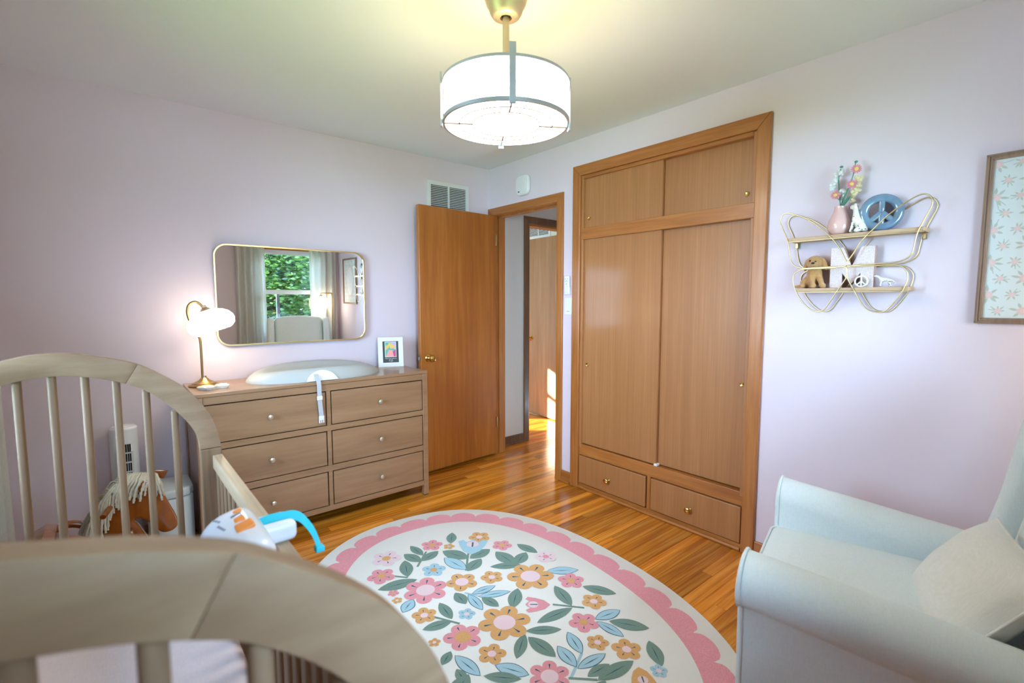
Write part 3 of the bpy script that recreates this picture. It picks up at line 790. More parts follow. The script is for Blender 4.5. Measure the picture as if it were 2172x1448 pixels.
for z0, z1 in ((0.073, 0.105), (0.317, 0.353), (0.565, 0.597), (0.806, 0.846)):
    dpart('rail', MB().bbox(XA0, XA1, Y0 + 0.003, Y0 + 0.024, z0, z1, 0.0015, 1), 'dresser_wood')
for z0, z1 in ((0.105, 0.317), (0.353, 0.565), (0.597, 0.806)):
    dpart('divider', MB().bbox(XM - 0.012, XM + 0.012, Y0 + 0.003, Y0 + 0.024, z0, z1, 0.0015, 1), 'dresser_wood')
for z0, z1 in rows:
    for xa, xb in ((XA0 + 0.006, XM - 0.018), (XM + 0.018, XA1 - 0.006)):
        o = dpart('drawer', MB().bbox(xa, xb, Y0 + 0.005, Y0 + 0.024, z0, z1, 0.001, 1), 'dresser_wood')
        MB().lathe([(0.0, 0.0), (0.007, 0.0), (0.006, 0.010), (0.011, 0.013), (0.0145, 0.018), (0.0135, 0.024), (0.007, 0.0265), (0.0, 0.027)], 24, flute=12, famp=0.04, mat=Matrix.Rotation(PI / 2, 4, 'X'), c=((xa + xb) / 2, Y0 + 0.005, (z0 + z1) / 2)).build('knob', 'knob_metal', o, smooth=35)
ZD = 0.866

# changing pad
t_ = thing('changing_pad', 'pale grey oval contoured changing pad on the dresser top', 'changing pad', (-1.552, -0.235, ZD))
mb = MB(); na, nr = 72, 16; A_, B_ = 0.398, 0.205
vs = []; fs = []
def pad_r(t):   # outline with a soft superellipse
    c_, s_ = math.cos(t), math.sin(t); return (abs(c_) ** 2.4 + abs(s_) ** 2.4) ** (-1 / 2.4)
prof = [(1.0, 0.0), (1.0, 0.006), (0.985, 0.022), (0.95, 0.045), (0.90, 0.066), (0.84, 0.080), (0.78, 0.085), (0.70, 0.080), (0.60, 0.068), (0.45, 0.055), (0.25, 0.048), (0.06, 0.046)]
for rr, z in prof:
    for k in range(na):
        t = 2 * PI * k / na; q = pad_r(t) * rr
        side = math.sin(t)
        hgt = 0.88 + 0.10 * max(0, math.sin(t)) ** 2 - 0.25 * abs(math.cos(t)) ** 3
        vs.append((A_ * q * math.cos(t), B_ * q * math.sin(t), z * (hgt if rr > 0.5 else 0.9)))
for i in range(len(prof) - 1):
    for k in range(na):
        fs.append((i * na + k, i * na + (k + 1) % na, (i + 1) * na + (k + 1) % na, (i + 1) * na + k))
fs.append(tuple((len(prof) - 1) * na + k for k in range(na))); fs.append(tuple(range(na - 1, -1, -1)))
mb.add(vs, fs).build('pad_body', 'pad_foam', t_, smooth=50)
# white belt plate on the front, half-moon shaped and following the slope
out = [(-0.092 + 0.184 * i / 20, 0.060 * math.sin(PI * i / 20) ** 0.6) for i in range(21)]
def plate(a, b, d): 
    return (a - 0.035, -0.2150 + 0.40 * b - d * 0.8 + 0.35 * a * a, 0.002 + b * 1.0 + d * 0.4)
MB().prism([(a, b) for a, b in out], 0.004, plate, 0).build('belt_plate', 'pad_white', t_)
st = [(-0.070, -0.190, 0.050), (-0.070, -0.2235, 0.022), (-0.070, -0.2400, 0.006), (-0.069, -0.2465, -0.012), (-0.068, -0.2455, -0.06), (-0.066, -0.2445, -0.12), (-0.060, -0.2440, -0.20)]
sp = smoothpath(st, 4); mb = MB(); vs = []; fs = []
for p in sp:
    vs += [p + Vector((-0.0125, 0, 0)), p + Vector((0.0125, 0, 0)), p + Vector((0.0125, -0.002, 0.0008)), p + Vector((-0.0125, -0.002, 0.0008))]
for i in range(len(sp) - 1):
    for k in range(4):
        k2 = (k + 1) % 4; fs.append((i * 4 + k, i * 4 + k2, i * 4 + 4 + k2, i * 4 + 4 + k))
mb.add(vs, fs).build('strap', 'strap_web', t_)
MB().bbox(-0.0825, -0.052, -0.252, -0.243, -0.105, -0.082, 0.002).build('slider_buckle', 'pad_white', t_)
MB().bbox(-0.075, -0.045, -0.252, -0.242, -0.226, -0.200, 0.003).bbox(-0.075, -0.068, -0.250, -0.243, -0.243, -0.222, 0.002).bbox(-0.052, -0.045, -0.250, -0.243, -0.243, -0.222, 0.002).bbox(-0.0635, -0.0565, -0.250, -0.243, -0.243, -0.222, 0.002).build('clip_buckle', 'pad_white', t_)

# table lamp
t_ = thing('table_lamp', 'brass gooseneck table lamp with glowing white scalloped glass shade', 'lamp', (-2.150, -0.190, ZD))
MB().lathe([(0.0, 0.0), (0.076, 0.0), (0.078, 0.004), (0.074, 0.009), (0.062, 0.014), (0.060, 0.017), (0.045, 0.024), (0.026, 0.034), (0.018, 0.043), (0.013, 0.047), (0.011, 0.056), (0.0, 0.056)], 40).build('base', 'antique_brass', t_, smooth=30)
neck = [P(a, b, 'y', -0.19) - Vector(t_.location) for a, b in [(430, 805), (427.5, 760), (425, 725), (421, 712), (407, 690), (398, 668), (398, 652), (404, 643), (414, 640), (423, 644), (431, 652)]]
MB().tube(smoothpath(neck, 6), 0.0062, 10).build('neck', 'antique_brass', t_, smooth=60)
axis = Vector((0.34, -0.10, -1)).normalized()
R_ = axis.to_track_quat('-Z', 'X').to_matrix().to_4x4()
top = P(433, 652, 'y', -0.19) - Vector(t_.location)
MB().lathe([(0.0, 0.012), (0.010, 0.012), (0.012, 0.0), (0.026, -0.014), (0.029, -0.022), (0.0, -0.022)], 24, mat=R_, c=top).build('shade_cap', 'lamp_nickel', t_, smooth=35)
mb = MB(); na = 96; vs = []; fs = []
prof = [(0.028, -0.018), (0.050, -0.022), (0.078, -0.034), (0.100, -0.052), (0.113, -0.074), (0.116, -0.096), (0.108, -0.116), (0.090, -0.132), (0.078, -0.138), (0.075, -0.134), (0.088, -0.126), (0.104, -0.112), (0.111, -0.096), (0.108, -0.075), (0.096, -0.055), (0.076, -0.038), (0.028, -0.022)]
for i, (rr, z) in enumerate(prof):
    for k in range(na):
        a = 2 * PI * k / na; w = min(1, rr / 0.1)
        q = rr * (1 + 0.045 * w * abs(math.sin(6 * a)))
        vs.append(R_ @ Vector((q * math.cos(a), q * math.sin(a), z - 0.006 * w * abs(math.sin(6 * a)) * (1 if 6 <= i <= 10 else 0))) + top)
for i in range(len(prof) - 1):
    for k in range(na): fs.append((i * na + k, i * na + (k + 1) % na, (i + 1) * na + (k + 1) % na, (i + 1) * na + k))
mb.add(vs, fs).build('glass_shade', 'shade_glow', t_, smooth=50)
bp_ = top + axis * 0.085
MB().ball(bp_, 0.028).build('bulb', 'shade_glow', t_, smooth=60)

# butterfly tray
t_ = thing('trinket_tray', 'small white and coral butterfly trinket tray beside the lamp base', 'tray', (-2.118, -0.325, ZD), 0.35)
wing = [(0.0, 0.012), (0.030, 0.048), (0.066, 0.052), (0.082, 0.030), (0.070, 0.006), (0.062, -0.002), (0.068, -0.024), (0.050, -0.044), (0.026, -0.040), (0.0, -0.014)]
ol = wing + [(-a, b) for a, b in reversed(wing[1:-1])]
def inset(o, k): return [(a * k, b * k) for a, b in o]
mb = MB(); nn = len(ol)
rings_ = [(inset(ol, 0.80), 0.0), (inset(ol, 1.0), 0.014), (inset(ol, 0.97), 0.0155), (inset(ol, 0.80), 0.006)]
vs = [(a, b, z) for o_, z in rings_ for a, b in o_]; fs = [tuple(range(nn - 1, -1, -1))]
for i in range(3):
    for k in range(nn): fs.append((i * nn + k, i * nn + (k + 1) % nn, (i + 1) * nn + (k + 1) % nn, (i + 1) * nn + k))
mb.add(vs, fs); mb.build('dish', 'white_ceramic', t_, smooth=40)
mb = MB(); mb.add([(a, b, 0.0062 + 0.0) for a, b in inset(ol, 0.80)], [tuple(range(nn))])
for sx in (-1, 1):
    pass
mb.build('glaze', 'tray_coral', t_)

# little framed print leaning on the wall
t_ = thing('photo_frame', 'small white framed print with black mat at the end of the dresser', 'frame', (-0.995, -0.135, ZD), -0.30)
t_.rotation_euler = (math.radians(-9), 0, -0.33)
fw, fh = 0.176, 0.212
ins = (0.032, 0.030)
mb = MB().box(-fw / 2, fw / 2, 0, 0.014, 0, ins[1]).box(-fw / 2, fw / 2, 0, 0.014, fh - 0.028, fh).box(-fw / 2, -fw / 2 + ins[0], 0, 0.014, ins[1], fh - 0.028).box(fw / 2 - ins[0], fw / 2, 0, 0.014, ins[1], fh - 0.028)
mb.build('frame', 'white_paint', t_)
MB().box(-fw / 2 + 0.028, fw / 2 - 0.028, 0.006, 0.009, 0.025, fh - 0.025).build('mat_board', 'print_black', t_)
MB().box(-0.040, 0.040, 0.0052, 0.006, 0.070, 0.180).build('print_border', 'paper_white', t_)
mb = MB(); mts = ['paint_teal', 'paint_yellow', 'paint_pink', 'paint_magenta', 'paint_lilac']
def patch(mi, pts): mb.cur = mi; mb.add([(a, 0.0048 - 0.0001 * len(mb.f), z) for a, z in pts], [tuple(range(len(pts)))])
patch(0, [(-0.037, 0.073), (0.037, 0.073), (0.037, 0.177), (-0.037, 0.177)])
patch(4, [(0.0, 0.140), (0.037, 0.120), (0.037, 0.177), (0.005, 0.177)])
patch(3, [(0.014, 0.073), (0.037, 0.073), (0.037, 0.125), (0.016, 0.110)])
patch(2, [(-0.034, 0.073), (0.022, 0.073), (0.012, 0.120), (-0.012, 0.122)])
for (a, z, r_) in ((-0.022, 0.145, 0.012), (-0.004, 0.160, 0.013), (0.014, 0.148, 0.013), (0.026, 0.140, 0.008), (-0.030, 0.130, 0.007), (0.004, 0.140, 0.010)):
    patch(1, [(a + r_ * math.cos(k * PI / 5), z + r_ * math.sin(k * PI / 5)) for k in range(10)])
mb.build('painting', mts, t_)
for i, (s_, z) in enumerate((('When God made you', 0.057), ('He said,', 0.047), ('"Ta-da!"', 0.037))):
    text_mesh(s_, 0.0092, 'lettering', 'paper_white', t_, Matrix.Translation((0, 0.0045, z)) @ Matrix.Rotation(PI / 2, 4, 'X'))
MB().prism([(0.014, 0.16), (0.014, 0.02), (0.07, 0.012)], 0.04, lambda a, b, d: (d - 0.02, a, b), 0).build('easel_back', 'print_black', t_)

# ================================================================== RUG
t_ = thing('rug', 'oval cream rug with flowers and a pink scalloped border', 'rug', (0, 0, 0))
RX, RY, RA, RB, RTH, RN = -1.325, -1.777, 1.071, 0.773, 1.4803, 2.2884
ZR = 0.006
def rug_pt(t, k=0.0):
    c_, s_ = math.cos(t), math.sin(t); q = (abs(c_) ** RN + abs(s_) ** RN) ** (-1 / RN)
    u, v = RA * q * c_, RB * q * s_
    if k:
        e = 1e-3; c2, s2 = math.cos(t + e), math.sin(t + e); q2 = (abs(c2) ** RN + abs(s2) ** RN) ** (-1 / RN)
        du, dv = RA * q2 * c2 - u, RB * q2 * s2 - v; L = math.hypot(du, dv)
        u += -dv / L * k; v += du / L * k
    return (RX + u * math.cos(RTH) - v * math.sin(RTH), RY + u * math.sin(RTH) + v * math.cos(RTH))
NS = 33; per = 14; NT = NS * per
ts = [2 * PI * i / 4000 for i in range(4001)]
pp = [rug_pt(t) for t in ts]; acc = [0]
for i in range(4000): acc.append(acc[-1] + math.dist(pp[i], pp[i + 1]))
def t_at(s_): return float(np.interp(s_ * acc[-1], acc, ts))
edge = [rug_pt(t_at(i / NT)) for i in range(NT)]
mb = MB(); vs = [(x, y, 0.0) for x, y in edge] + [(x, y, ZR - 0.002) for x, y in edge] + [(*rug_pt(t_at(i / NT), 0.003), ZR) for i in range(NT)]
fs = [tuple(range(2 * NT, 3 * NT))] + [(j * NT + i, j * NT + (i + 1) % NT, (j + 1) * NT + (i + 1) % NT, (j + 1) * NT + i) for j in range(2) for i in range(NT)]
mb.add(vs, fs).build('pile', 'rug_white', t_, smooth=50)
mb = MB(); vs = []; fs = []
for i in range(NT):
    t = t_at((i + 4) / NT % 1.0)
    ph = (i % per) / per
    bump = math.sqrt(max(0, 1 - (2 * ph - 1) ** 2))
    vs += [(*rug_pt(t, 0.104 - 0.048 * bump), ZR + 0.0006), (*rug_pt(t, 0.175), ZR + 0.0006)]
for i in range(NT):
    j = (i + 1) % NT; fs.append((2 * i, 2 * j, 2 * j + 1, 2 * i + 1))
mb.add(vs, fs).build('scallop_band', 'rug_pink', t_)
c3 = lambda x, y: (640 + 0.268 * x, 1060 + 0.268 * y)
c4 = lambda x, y: (1080 + 0.2679 * x, 1060 + 0.2679 * y)
zl = [ZR + 0.0010]
def G(q): 
    p = P(q[0], q[1], 'z', ZR); return (p.x, p.y)
FCOL = {'k': 'rug_pink', 'p': 'rug_pale', 'o': 'rug_orange', 'b': 'rug_blue', 'g': 'rug_green', 't': 'rug_teal'}
def flower(cx, cy, R0, petals, rot, colr, cen, big):
    z = zl[0]; zl[0] += 0.00001
    mb = MB()
    for k in range(petals):
        a = rot + 2 * PI * k / petals; pr = R0 * (0.40 if petals == 5 else 0.34)
        px_, py_ = cx + (R0 - pr) * math.cos(a), cy + (R0 - pr) * math.sin(a)
        mb.flat([(px_ + pr * 1.02 * math.cos(b_ * PI / 7), py_ + pr * 1.02 * math.sin(b_ * PI / 7)) for b_ in range(14)], z + 0.00002 * k)
    mb.flat([(cx + R0 * 0.5 * math.cos(b_ * PI / 10), cy + R0 * 0.5 * math.sin(b_ * PI / 10)) for b_ in range(20)], z + 0.00016)
    mb.cur = 1; rc = R0 * (0.42 if big else 0.30)
    mb.flat([(cx + rc * math.cos(b_ * PI / 10), cy + rc * math.sin(b_ * PI / 10)) for b_ in range(20)], z + 0.0003)
    mb.cur = 2
    for k in range(petals):
        a = rot + 2 * PI * k / petals; r0, r1, wd = rc * 1.05, min(R0 * 0.78, rc + R0 * 0.34), R0 * 0.045
        c_, s_ = math.cos(a), math.sin(a)
        mb.flat([(cx + r0 * c_, cy + r0 * s_), (cx + r1 * c_ + wd * s_, cy + r1 * s_ - wd * c_), (cx + r1 * 1.04 * c_, cy + r1 * 1.04 * s_), (cx + r1 * c_ - wd * s_, cy + r1 * s_ + wd * c_)], z + 0.00035)
    mb.build('flower', [FCOL[colr], FCOL[cen], 'rug_teal'], t_)
def leaf(p, q, w, colr):
    z = zl[0]; zl[0] += 0.00001
    p, q = Vector(p), Vector(q); d = q - p; L = d.length; d.normalize(); n_ = Vector((-d.y, d.x))
    mb = MB()
    def lens(ww, ext, zz):
        a = [p - d * ext + d * (L + 2 * ext) * i / 10 + n_ * ww * math.sin(PI * i / 10) ** 0.8 for i in range(11)]
        b_ = [p - d * ext + d * (L + 2 * ext) * i / 10 - n_ * ww * math.sin(PI * i / 10) ** 0.8 for i in range(9, 0, -1)]
        mb.flat([(v.x, v.y) for v in a + b_], zz)
    if colr == 'b':
        mb.cur = 1; lens(w / 2 + 0.003, 0.003, z)
    mb.cur = 0; lens(w / 2, 0.0, z + 0.0001)
    mb.cur = 1; a, b_ = p + d * L * 0.2, p + d * L * 0.85
    mb.flat([(v.x, v.y) for v in (a, (a + b_) / 2 - n_ * 0.0022, b_, (a + b_) / 2 + n_ * 0.0022)], z + 0.0002)
    mb.build('leaf', [FCOL[colr], 'rug_teal'], t_)
def stem(p, q, colr, w=0.011):
    z = zl[0]; zl[0] += 0.00001
    p, q = Vector(p), Vector(q); d = (q - p).normalized(); n_ = Vector((-d.y, d.x)) * w / 2
    mb = MB().flat([(v.x, v.y) for v in (p - n_, q - n_, q + n_, p + n_)], z)
    mb.build('stem', FCOL[colr], t_)
def tulip(cx, cy, R0, rot, colr, cen):
    z = zl[0]; zl[0] += 0.00001
    base = [(0, -1.0), (0.55, -0.55), (0.85, 0.15), (1.0, 0.75), (0.7, 0.95), (0.42, 0.6), (0.2, 0.85), (0, 0.95), (-0.2, 0.85), (-0.42, 0.6), (-0.7, 0.95), (-1.0, 0.75), (-0.85, 0.15), (-0.55, -0.55)]
    rt = lambda a, b_: (cx + R0 * (a * math.cos(rot) - b_ * math.sin(rot)), cy + R0 * (a * math.sin(rot) + b_ * math.cos(rot)))
    mb = MB(); mb.flat([rt(a, b_) for a, b_ in base], z)
    mb.cur = 1; mb.flat([rt(0.42 * math.cos(k * PI / 8), 0.35 + 0.40 * math.sin(k * PI / 8)) for k in range(16)], z + 0.0001)
    mb.cur = 2; mb.flat([rt(-0.06, 0.0), rt(0.06, 0.0), rt(0.05, 0.6), rt(-0.05, 0.6)], z + 0.0002)
    mb.build('flower', [FCOL[colr], FCOL[cen], 'rug_teal'], t_)
SHAPES = []
for cc, lst in ((c3, [(670, 465, 115, 5, 'p', 'o', 0), (1030, 360, 85, 5, 'k', 'o', 0), (1405, 295, 85, 5, 'o', 'p', 0), (1585, 360, 80, 5, 'k', 'o', 0), (1165, 370, 45, 5, 'o', 'b', 0),
                      (1045, 555, 95, 5, 'b', 'o', 0), (630, 605, 110, 5, 'k', 'o', 0), (980, 715, 175, 6, 'k', 'p', 1), (1268, 650, 125, 5, 'o', 'p', 1), (1505, 612, 90, 5, 'o', 'p', 0),
                      (1810, 605, 185, 6, 'o', 'p', 1), (725, 740, 45, 5, 'k', 'o', 0), (755, 797, 42, 5, 'o', 'p', 0), (970, 915, 100, 5, 'o', 'p', 0), (1305, 905, 70, 5, 'b', 'p', 0),
                      (1275, 1085, 155, 5, 'k', 'o', 1), (1605, 970, 210, 6, 'o', 'p', 1), (1505, 1220, 115, 5, 'o', 'p', 0), (1050, 1130, 50, 5, 'o', 'p', 0)]),
                (c4, [(290, 450, 85, 5, 'p', 'k', 0), (490, 640, 105, 5, 'k', 'o', 0), (670, 805, 100, 5, 'o', 'p', 0), (590, 970, 120, 5, 'k', 'o', 0), (700, 1130, 90, 5, 'o', 'p', 0),
                      (930, 1185, 120, 5, 'o', 'p', 0), (1185, 1355, 70, 5, 'b', 'p', 0), (320, 1400, 170, 6, 'k', 'p', 1)])):
    for x, y, h, n_, c_, ce, bg_ in lst:
        a, b_ = G(cc(x - h, y)), G(cc(x + h, y)); g_ = G(cc(x, y))
        SHAPES.append(('f', g_, math.dist(a, b_) / 2, n_, random.uniform(0, 6), c_, ce, bg_))
for cc, lst in ((c3, [('g', 860, 365, 960, 440, 60), ('g', 810, 430, 945, 490, 70), ('g', 1080, 405, 950, 485, 60), ('g', 1190, 260, 1180, 345, 80), ('g', 1115, 405, 1320, 465, 80), ('g', 1490, 390, 1330, 465, 70),
                      ('b', 1130, 460, 1300, 550, 80), ('g', 1420, 465, 1310, 565, 80), ('g', 815, 480, 840, 610, 110), ('g', 600, 715, 915, 630, 75), ('g', 1535, 410, 1690, 510, 90), ('g', 1775, 415, 1695, 510, 90),
                      ('g', 1490, 530, 1740, 515, 50), ('g', 1705, 350, 1866, 420, 55), ('b', 880, 790, 800, 890, 80), ('b', 1530, 680, 1350, 745, 45), ('b', 1650, 725, 1400, 765, 45), ('b', 1320, 750, 1430, 870, 70),
                      ('g', 1215, 735, 1300, 825, 90), ('g', 1425, 770, 1560, 845, 70), ('g', 1710, 700, 1665, 860, 110), ('g', 1090, 815, 1190, 945, 90), ('g', 955, 1030, 1190, 960, 70), ('g', 1700, 1260, 1765, 1060, 100),
                      ('g', 1180, 1200, 1110, 1310, 80), ('b', 1215, 1235, 1410, 1390, 100), ('b', 1535, 1310, 1795, 1385, 100), ('g', 1225, 1340, 1300, 1448, 90), ('g', 1440, 1395, 1740, 1420, 90)]),
                (c4, [('g', 415, 1025, 130, 1040, 70), ('g', 370, 1245, 150, 1085, 110), ('b', 545, 555, 300, 565, 55), ('g', 850, 745, 580, 685, 65), ('g', 360, 680, 495, 840, 90), ('g', 220, 975, 500, 855, 80),
                      ('b', 875, 875, 685, 945, 75), ('b', 905, 1080, 695, 965, 60), ('g', 1110, 1018, 790, 960, 85), ('b', 465, 1050, 575, 1215, 85), ('b', 385, 1160, 530, 1320, 90), ('b', 760, 1220, 545, 1335, 80),
                      ('g', 795, 1300, 620, 1400, 90), ('g', 985, 1275, 700, 1430, 120), ('g', 1105, 1115, 1210, 1320, 110)])):
    for c_, x0, y0, x1, y1, w in lst:
        p, q = G(cc(x0, y0)), G(cc(x1, y1))
        # width measured across the leaf in the picture, turned into metres on the rug
        mxp, myp = (x0 + x1) / 2, (y0 + y1) / 2; L = math.hypot(x1 - x0, y1 - y0); nx, ny = -(y1 - y0) / L, (x1 - x0) / L
        a, b_ = Vector(G(cc(mxp - nx * w / 2, myp - ny * w / 2))), Vector(G(cc(mxp + nx * w / 2, myp + ny * w / 2)))
        dd = (Vector(q) - Vector(p)).normalized(); ww = (b_ - a) - dd * (b_ - a).dot(dd)
        SHAPES.append(('l', p, q, max(0.03, ww.length), c_))
for cc, lst in ((c3, [('g', 985, 410, 915, 530), ('g', 1318, 425, 1300, 560), ('g', 700, 600, 840, 615), ('b', 1290, 735, 1430, 770), ('g', 1040, 925, 1250, 980)]),
                (c4, [('g', 345, 828, 595, 855), ('b', 575, 1215, 490, 1410), ('g', 470, 1412, 700, 1425)])):
    for c_, x0, y0, x1, y1 in lst: SHAPES.append(('s', G(cc(x0, y0)), G(cc(x1, y1)), c_))
for cc, x, y, h, rot, c_, ce in ((c3, 1350, 372, 118, -0.69, 'b', 'p'), (c4, 225, 830, 100, 0.87, 'k', 'p'), (c4, 1050, 1400, 100, 2.45, 'o', 'p')):
    a, b_ = G(cc(x - h, y)), G(cc(x + h, y)); SHAPES.append(('t', G(cc(x, y)), math.dist(a, b_) / 2, rot, c_, ce))
def seen_side(p): return p[1] > -2.28 and p[0] > -1.85
def turn(p): return (2 * RX - p[0], 2 * RY - p[1])
def draw(s_):
    if s_[0] == 'f': flower(s_[1][0], s_[1][1], *s_[2:])
    elif s_[0] == 'l': leaf(*s_[1:])
    elif s_[0] == 's': stem(*s_[1:])
    else: tulip(s_[1][0], s_[1][1], *s_[2:])
for k_ in 'slft':
    for s_ in SHAPES:
        if s_[0] == k_: draw(s_)
cents = [s_[1] for s_ in SHAPES if s_[0] != 's']
for s_ in SHAPES:      # the same motifs again, turned half round, on the end of the rug beyond the crib and armchair
    if s_[0] == 's': continue
    p = turn(s_[1])
    if min(math.dist(p, c_) for c_ in cents) < 0.13: continue
    draw((s_[0], p, turn(s_[2]), *s_[3:]) if s_[0] == 'l' else (s_[0], p, *s_[2:]))

# ================================================================== CRIB
XC, YN, YFR, HT = -2.676, -2.95, -1.55, 0.032
t_ = thing('crib', 'washed wood crib with arched slatted ends', 'crib', (XC, (YN + YFR) / 2, 0))
ORG = Vector(t_.location)
outer = [(0.0, 1.197), (0.035, 1.1955), (0.067, 1.1895), (0.124, 1.1755), (0.187, 1.153), (0.226, 1.129), (0.276, 1.091), (0.317, 1.050), (0.347, 1.006), (0.368, 0.962), (0.382, 0.915), (0.390, 0.866)]
inner = [(0.0, 1.135), (0.033, 1.133), (0.063, 1.128), (0.116, 1.114), (0.168, 1.093), (0.200, 1.074), (0.238, 1.041), (0.272, 1.002), (0.298, 0.966), (0.317, 0.932), (0.328, 0.900), (0.331, 0.866)]
outer = [tuple(v[:2]) for v in smoothpath([(a, b, 0) for a, b in outer], 4)]
inner = [tuple(v[:2]) for v in smoothpath([(a, b, 0) for a, b in inner], 4)]
JO = min(range(len(outer)), key=lambda i: abs(outer[i][0] - 0.187)); JI = min(range(len(inner)), key=lambda i: abs(inner[i][0] - 0.155))
def crib_part(name, mb, mat, smooth=None, origin=None):
    o = mb.build(name, mat, t_, smooth); return o
def inner_z(x):
    x = abs(x); return float(np.interp(x, [p[0] for p in inner], [p[1] for p in inner]))
for y0 in (YN - ORG.y, YFR - ORG.y):
    half_o, half_i = outer[:JO + 1], inner[:JI + 1]
    topo = [(-a, b) for a, b in reversed(half_o)] + half_o[1:] + list(reversed(half_i)) + [(-a, b) for a, b in half_i[1:]]
    o = crib_part('arch_rail', MB().prism(topo, HT, XZ(y0), 0.0016), 'crib_wood', 40)
    for sx in (-1, 1):
        sh = [(a + 0.0002, b - 0.0002) for a, b in outer[JO:]] + [(a + 0.0002, b - 0.0002) for a, b in reversed(inner[JI:])]
        sh = [(sx * a, b) for a, b in sh]
        crib_part('arch_shoulder', MB().prism(sh, HT, XZ(y0), 0.0016), 'crib_wood', 40)
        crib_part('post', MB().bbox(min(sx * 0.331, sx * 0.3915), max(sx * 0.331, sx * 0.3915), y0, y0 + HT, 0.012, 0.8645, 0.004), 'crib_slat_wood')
    for k in range(-5, 6):
        x = 0.0 + k * 0.0678 - 0.0
        if abs(x) > 0.30: continue
        zt = inner_z(x) - 0.0; w = 0.0095
        zt = min(inner_z(x - w), inner_z(x + w)) + 0.010
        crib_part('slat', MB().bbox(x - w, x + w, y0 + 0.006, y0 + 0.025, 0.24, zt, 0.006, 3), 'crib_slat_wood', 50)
    crib_part('bottom_rail', MB().bbox(-0.331, 0.331, y0 + 0.003, y0 + 0.028, 0.18, 0.245, 0.004), 'crib_wood')
ya, yb = YN - ORG.y + HT, YFR - ORG.y
for sx in (-1, 1):
    xa, xb = sorted((sx * 0.3635, sx * 0.3915))
    crib_part('side_rail', MB().bbox(xa, xb, ya, yb, 0.797, 0.842, 0.003), 'crib_rail_wood')
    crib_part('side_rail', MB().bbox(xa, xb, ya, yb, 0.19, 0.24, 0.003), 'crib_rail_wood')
    n_ = 22
    for k in range(n_):
        yc = ya + (yb - ya) * (k + 0.5) / n_
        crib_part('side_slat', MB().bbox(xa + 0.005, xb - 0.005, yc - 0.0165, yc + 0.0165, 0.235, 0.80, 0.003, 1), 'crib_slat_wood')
crib_part('mattress_base', MB().box(-0.355, 0.355, ya + 0.004, yb - 0.004, 0.29, 0.31), 'crib_rail_wood')
t_ = thing('crib_mattress', 'thick crib mattress in a pale pink fitted sheet', 'mattress', (XC, (YN + YFR) / 2 + 0.016, 0.311))
MB().soft((0.705, 1.34, 0.137), 0.03, (0, 0, 0.003), Matrix.Translation((0, 0, 0.069))).build('fitted_sheet', 'crib_sheet', t_, smooth=60)

# soother toy on the crib rail
t_ = thing('crib_soother', 'white electronic crib toy with orange buttons strapped to the rail', 'toy', (-2.385, -2.315, 0.80))
tl = Vector(t_.location)
def toy_taper(p):
    # far end rounded and lower, panel sloping down toward the inside of the crib
    q = Vector(p); q.z += 0.30 * q.x; 
    return q
RT = Matrix.Translation((0, 0, 0.045))
MB().soft((0.105, 0.24, 0.115), 0.042, (0.004, 0, 0.006), RT, taper=toy_taper).build('shell', 'toy_white', t_, smooth=60)
MB().soft((0.112, 0.25, 0.030), 0.014, (0, 0, 0), Matrix.Translation((0.0, 0, 0.012)), taper=toy_taper).build('base_band', 'toy_white', t_, smooth=60)
def ztop(x, y): return 0.045 + 0.0575 + 0.006 + 0.30 * x
def on_panel(mb, x, y, a, b, h, r=0.004): 
    return mb.soft((a, b, h), min(r, h / 2.1), (0, 0, 0), Matrix.Translation((x, y, ztop(x, y) - 0.001)) @ Matrix.Rotation(-0.29, 4, 'Y'), n=3)
on_panel(MB(), 0.016, 0.062, 0.016, 0.009, 0.007).build('button', 'toy_orange', t_, smooth=50)
on_panel(MB(), 0.010, 0.042, 0.020, 0.010, 0.006).build('slide_switch', 'steel', t_, smooth=50)
on_panel(MB(), 0.012, 0.018, 0.019, 0.019, 0.009).build('button', 'toy_orange', t_, smooth=50)
on_panel(MB(), 0.014, -0.020, 0.032, 0.034, 0.009).build('button', 'toy_orange', t_, smooth=50)
mb = MB()
for k in range(3): on_panel(mb, -0.024 + 0.003 * k, 0.070 - 0.008 * k, 0.005, 0.0025, 0.0034, 0.0008)
for k in range(4): on_panel(mb, -0.022 + 0.002 * k, 0.034 - 0.009 * k, 0.005, 0.003, 0.0034, 0.0008)
mb.build('icons', 'toy_grey', t_)['kind'] = 'stuff'
# bracket over the rail
MB().soft((0.085, 0.055, 0.030), 0.013, (0, 0, 0), Matrix.Translation((0.075, 0.075, 0.060))).build('bracket', 'toy_white', t_, smooth=60)
MB().soft((0.085, 0.030, 0.042), 0.013, (0, 0, 0), Matrix.Translation((0.075, 0.022, 0.062))).build('bracket', 'toy_white', t_, smooth=60)
stp = smoothpath([(0.045, 0.055, 0.076), (0.075, 0.053, 0.080), (0.102, 0.050, 0.079), (0.120, 0.046, 0.078), (0.136, 0.036, 0.068), (0.152, 0.020, 0.040), (0.160, 0.010, 0.010)], 4)
mb = MB(); vs = []; fs = []
for p in stp:
    wv = Vector((0.0045, 0.007, 0.006)); vs += [p - wv, p + wv, p + wv + Vector((-0.001, 0, 0.0025)), p - wv + Vector((-0.001, 0, 0.0025))]
for i in range(len(stp) - 1):
    for k in range(4):
        k2 = (k + 1) % 4; fs.append((i * 4 + k, i * 4 + k2, i * 4 + 4 + k2, i * 4 + 4 + k))
fs += [(0, 1, 2, 3)[::-1], tuple((len(stp) - 1) * 4 + k for k in range(4))]
mb.add(vs, fs).build('strap', 'toy_cyan', t_)
MB().bbox(0.151, 0.169, 0.001, 0.019, 0.000, 0.012, 0.002).build('strap_end', 'toy_cyan', t_)

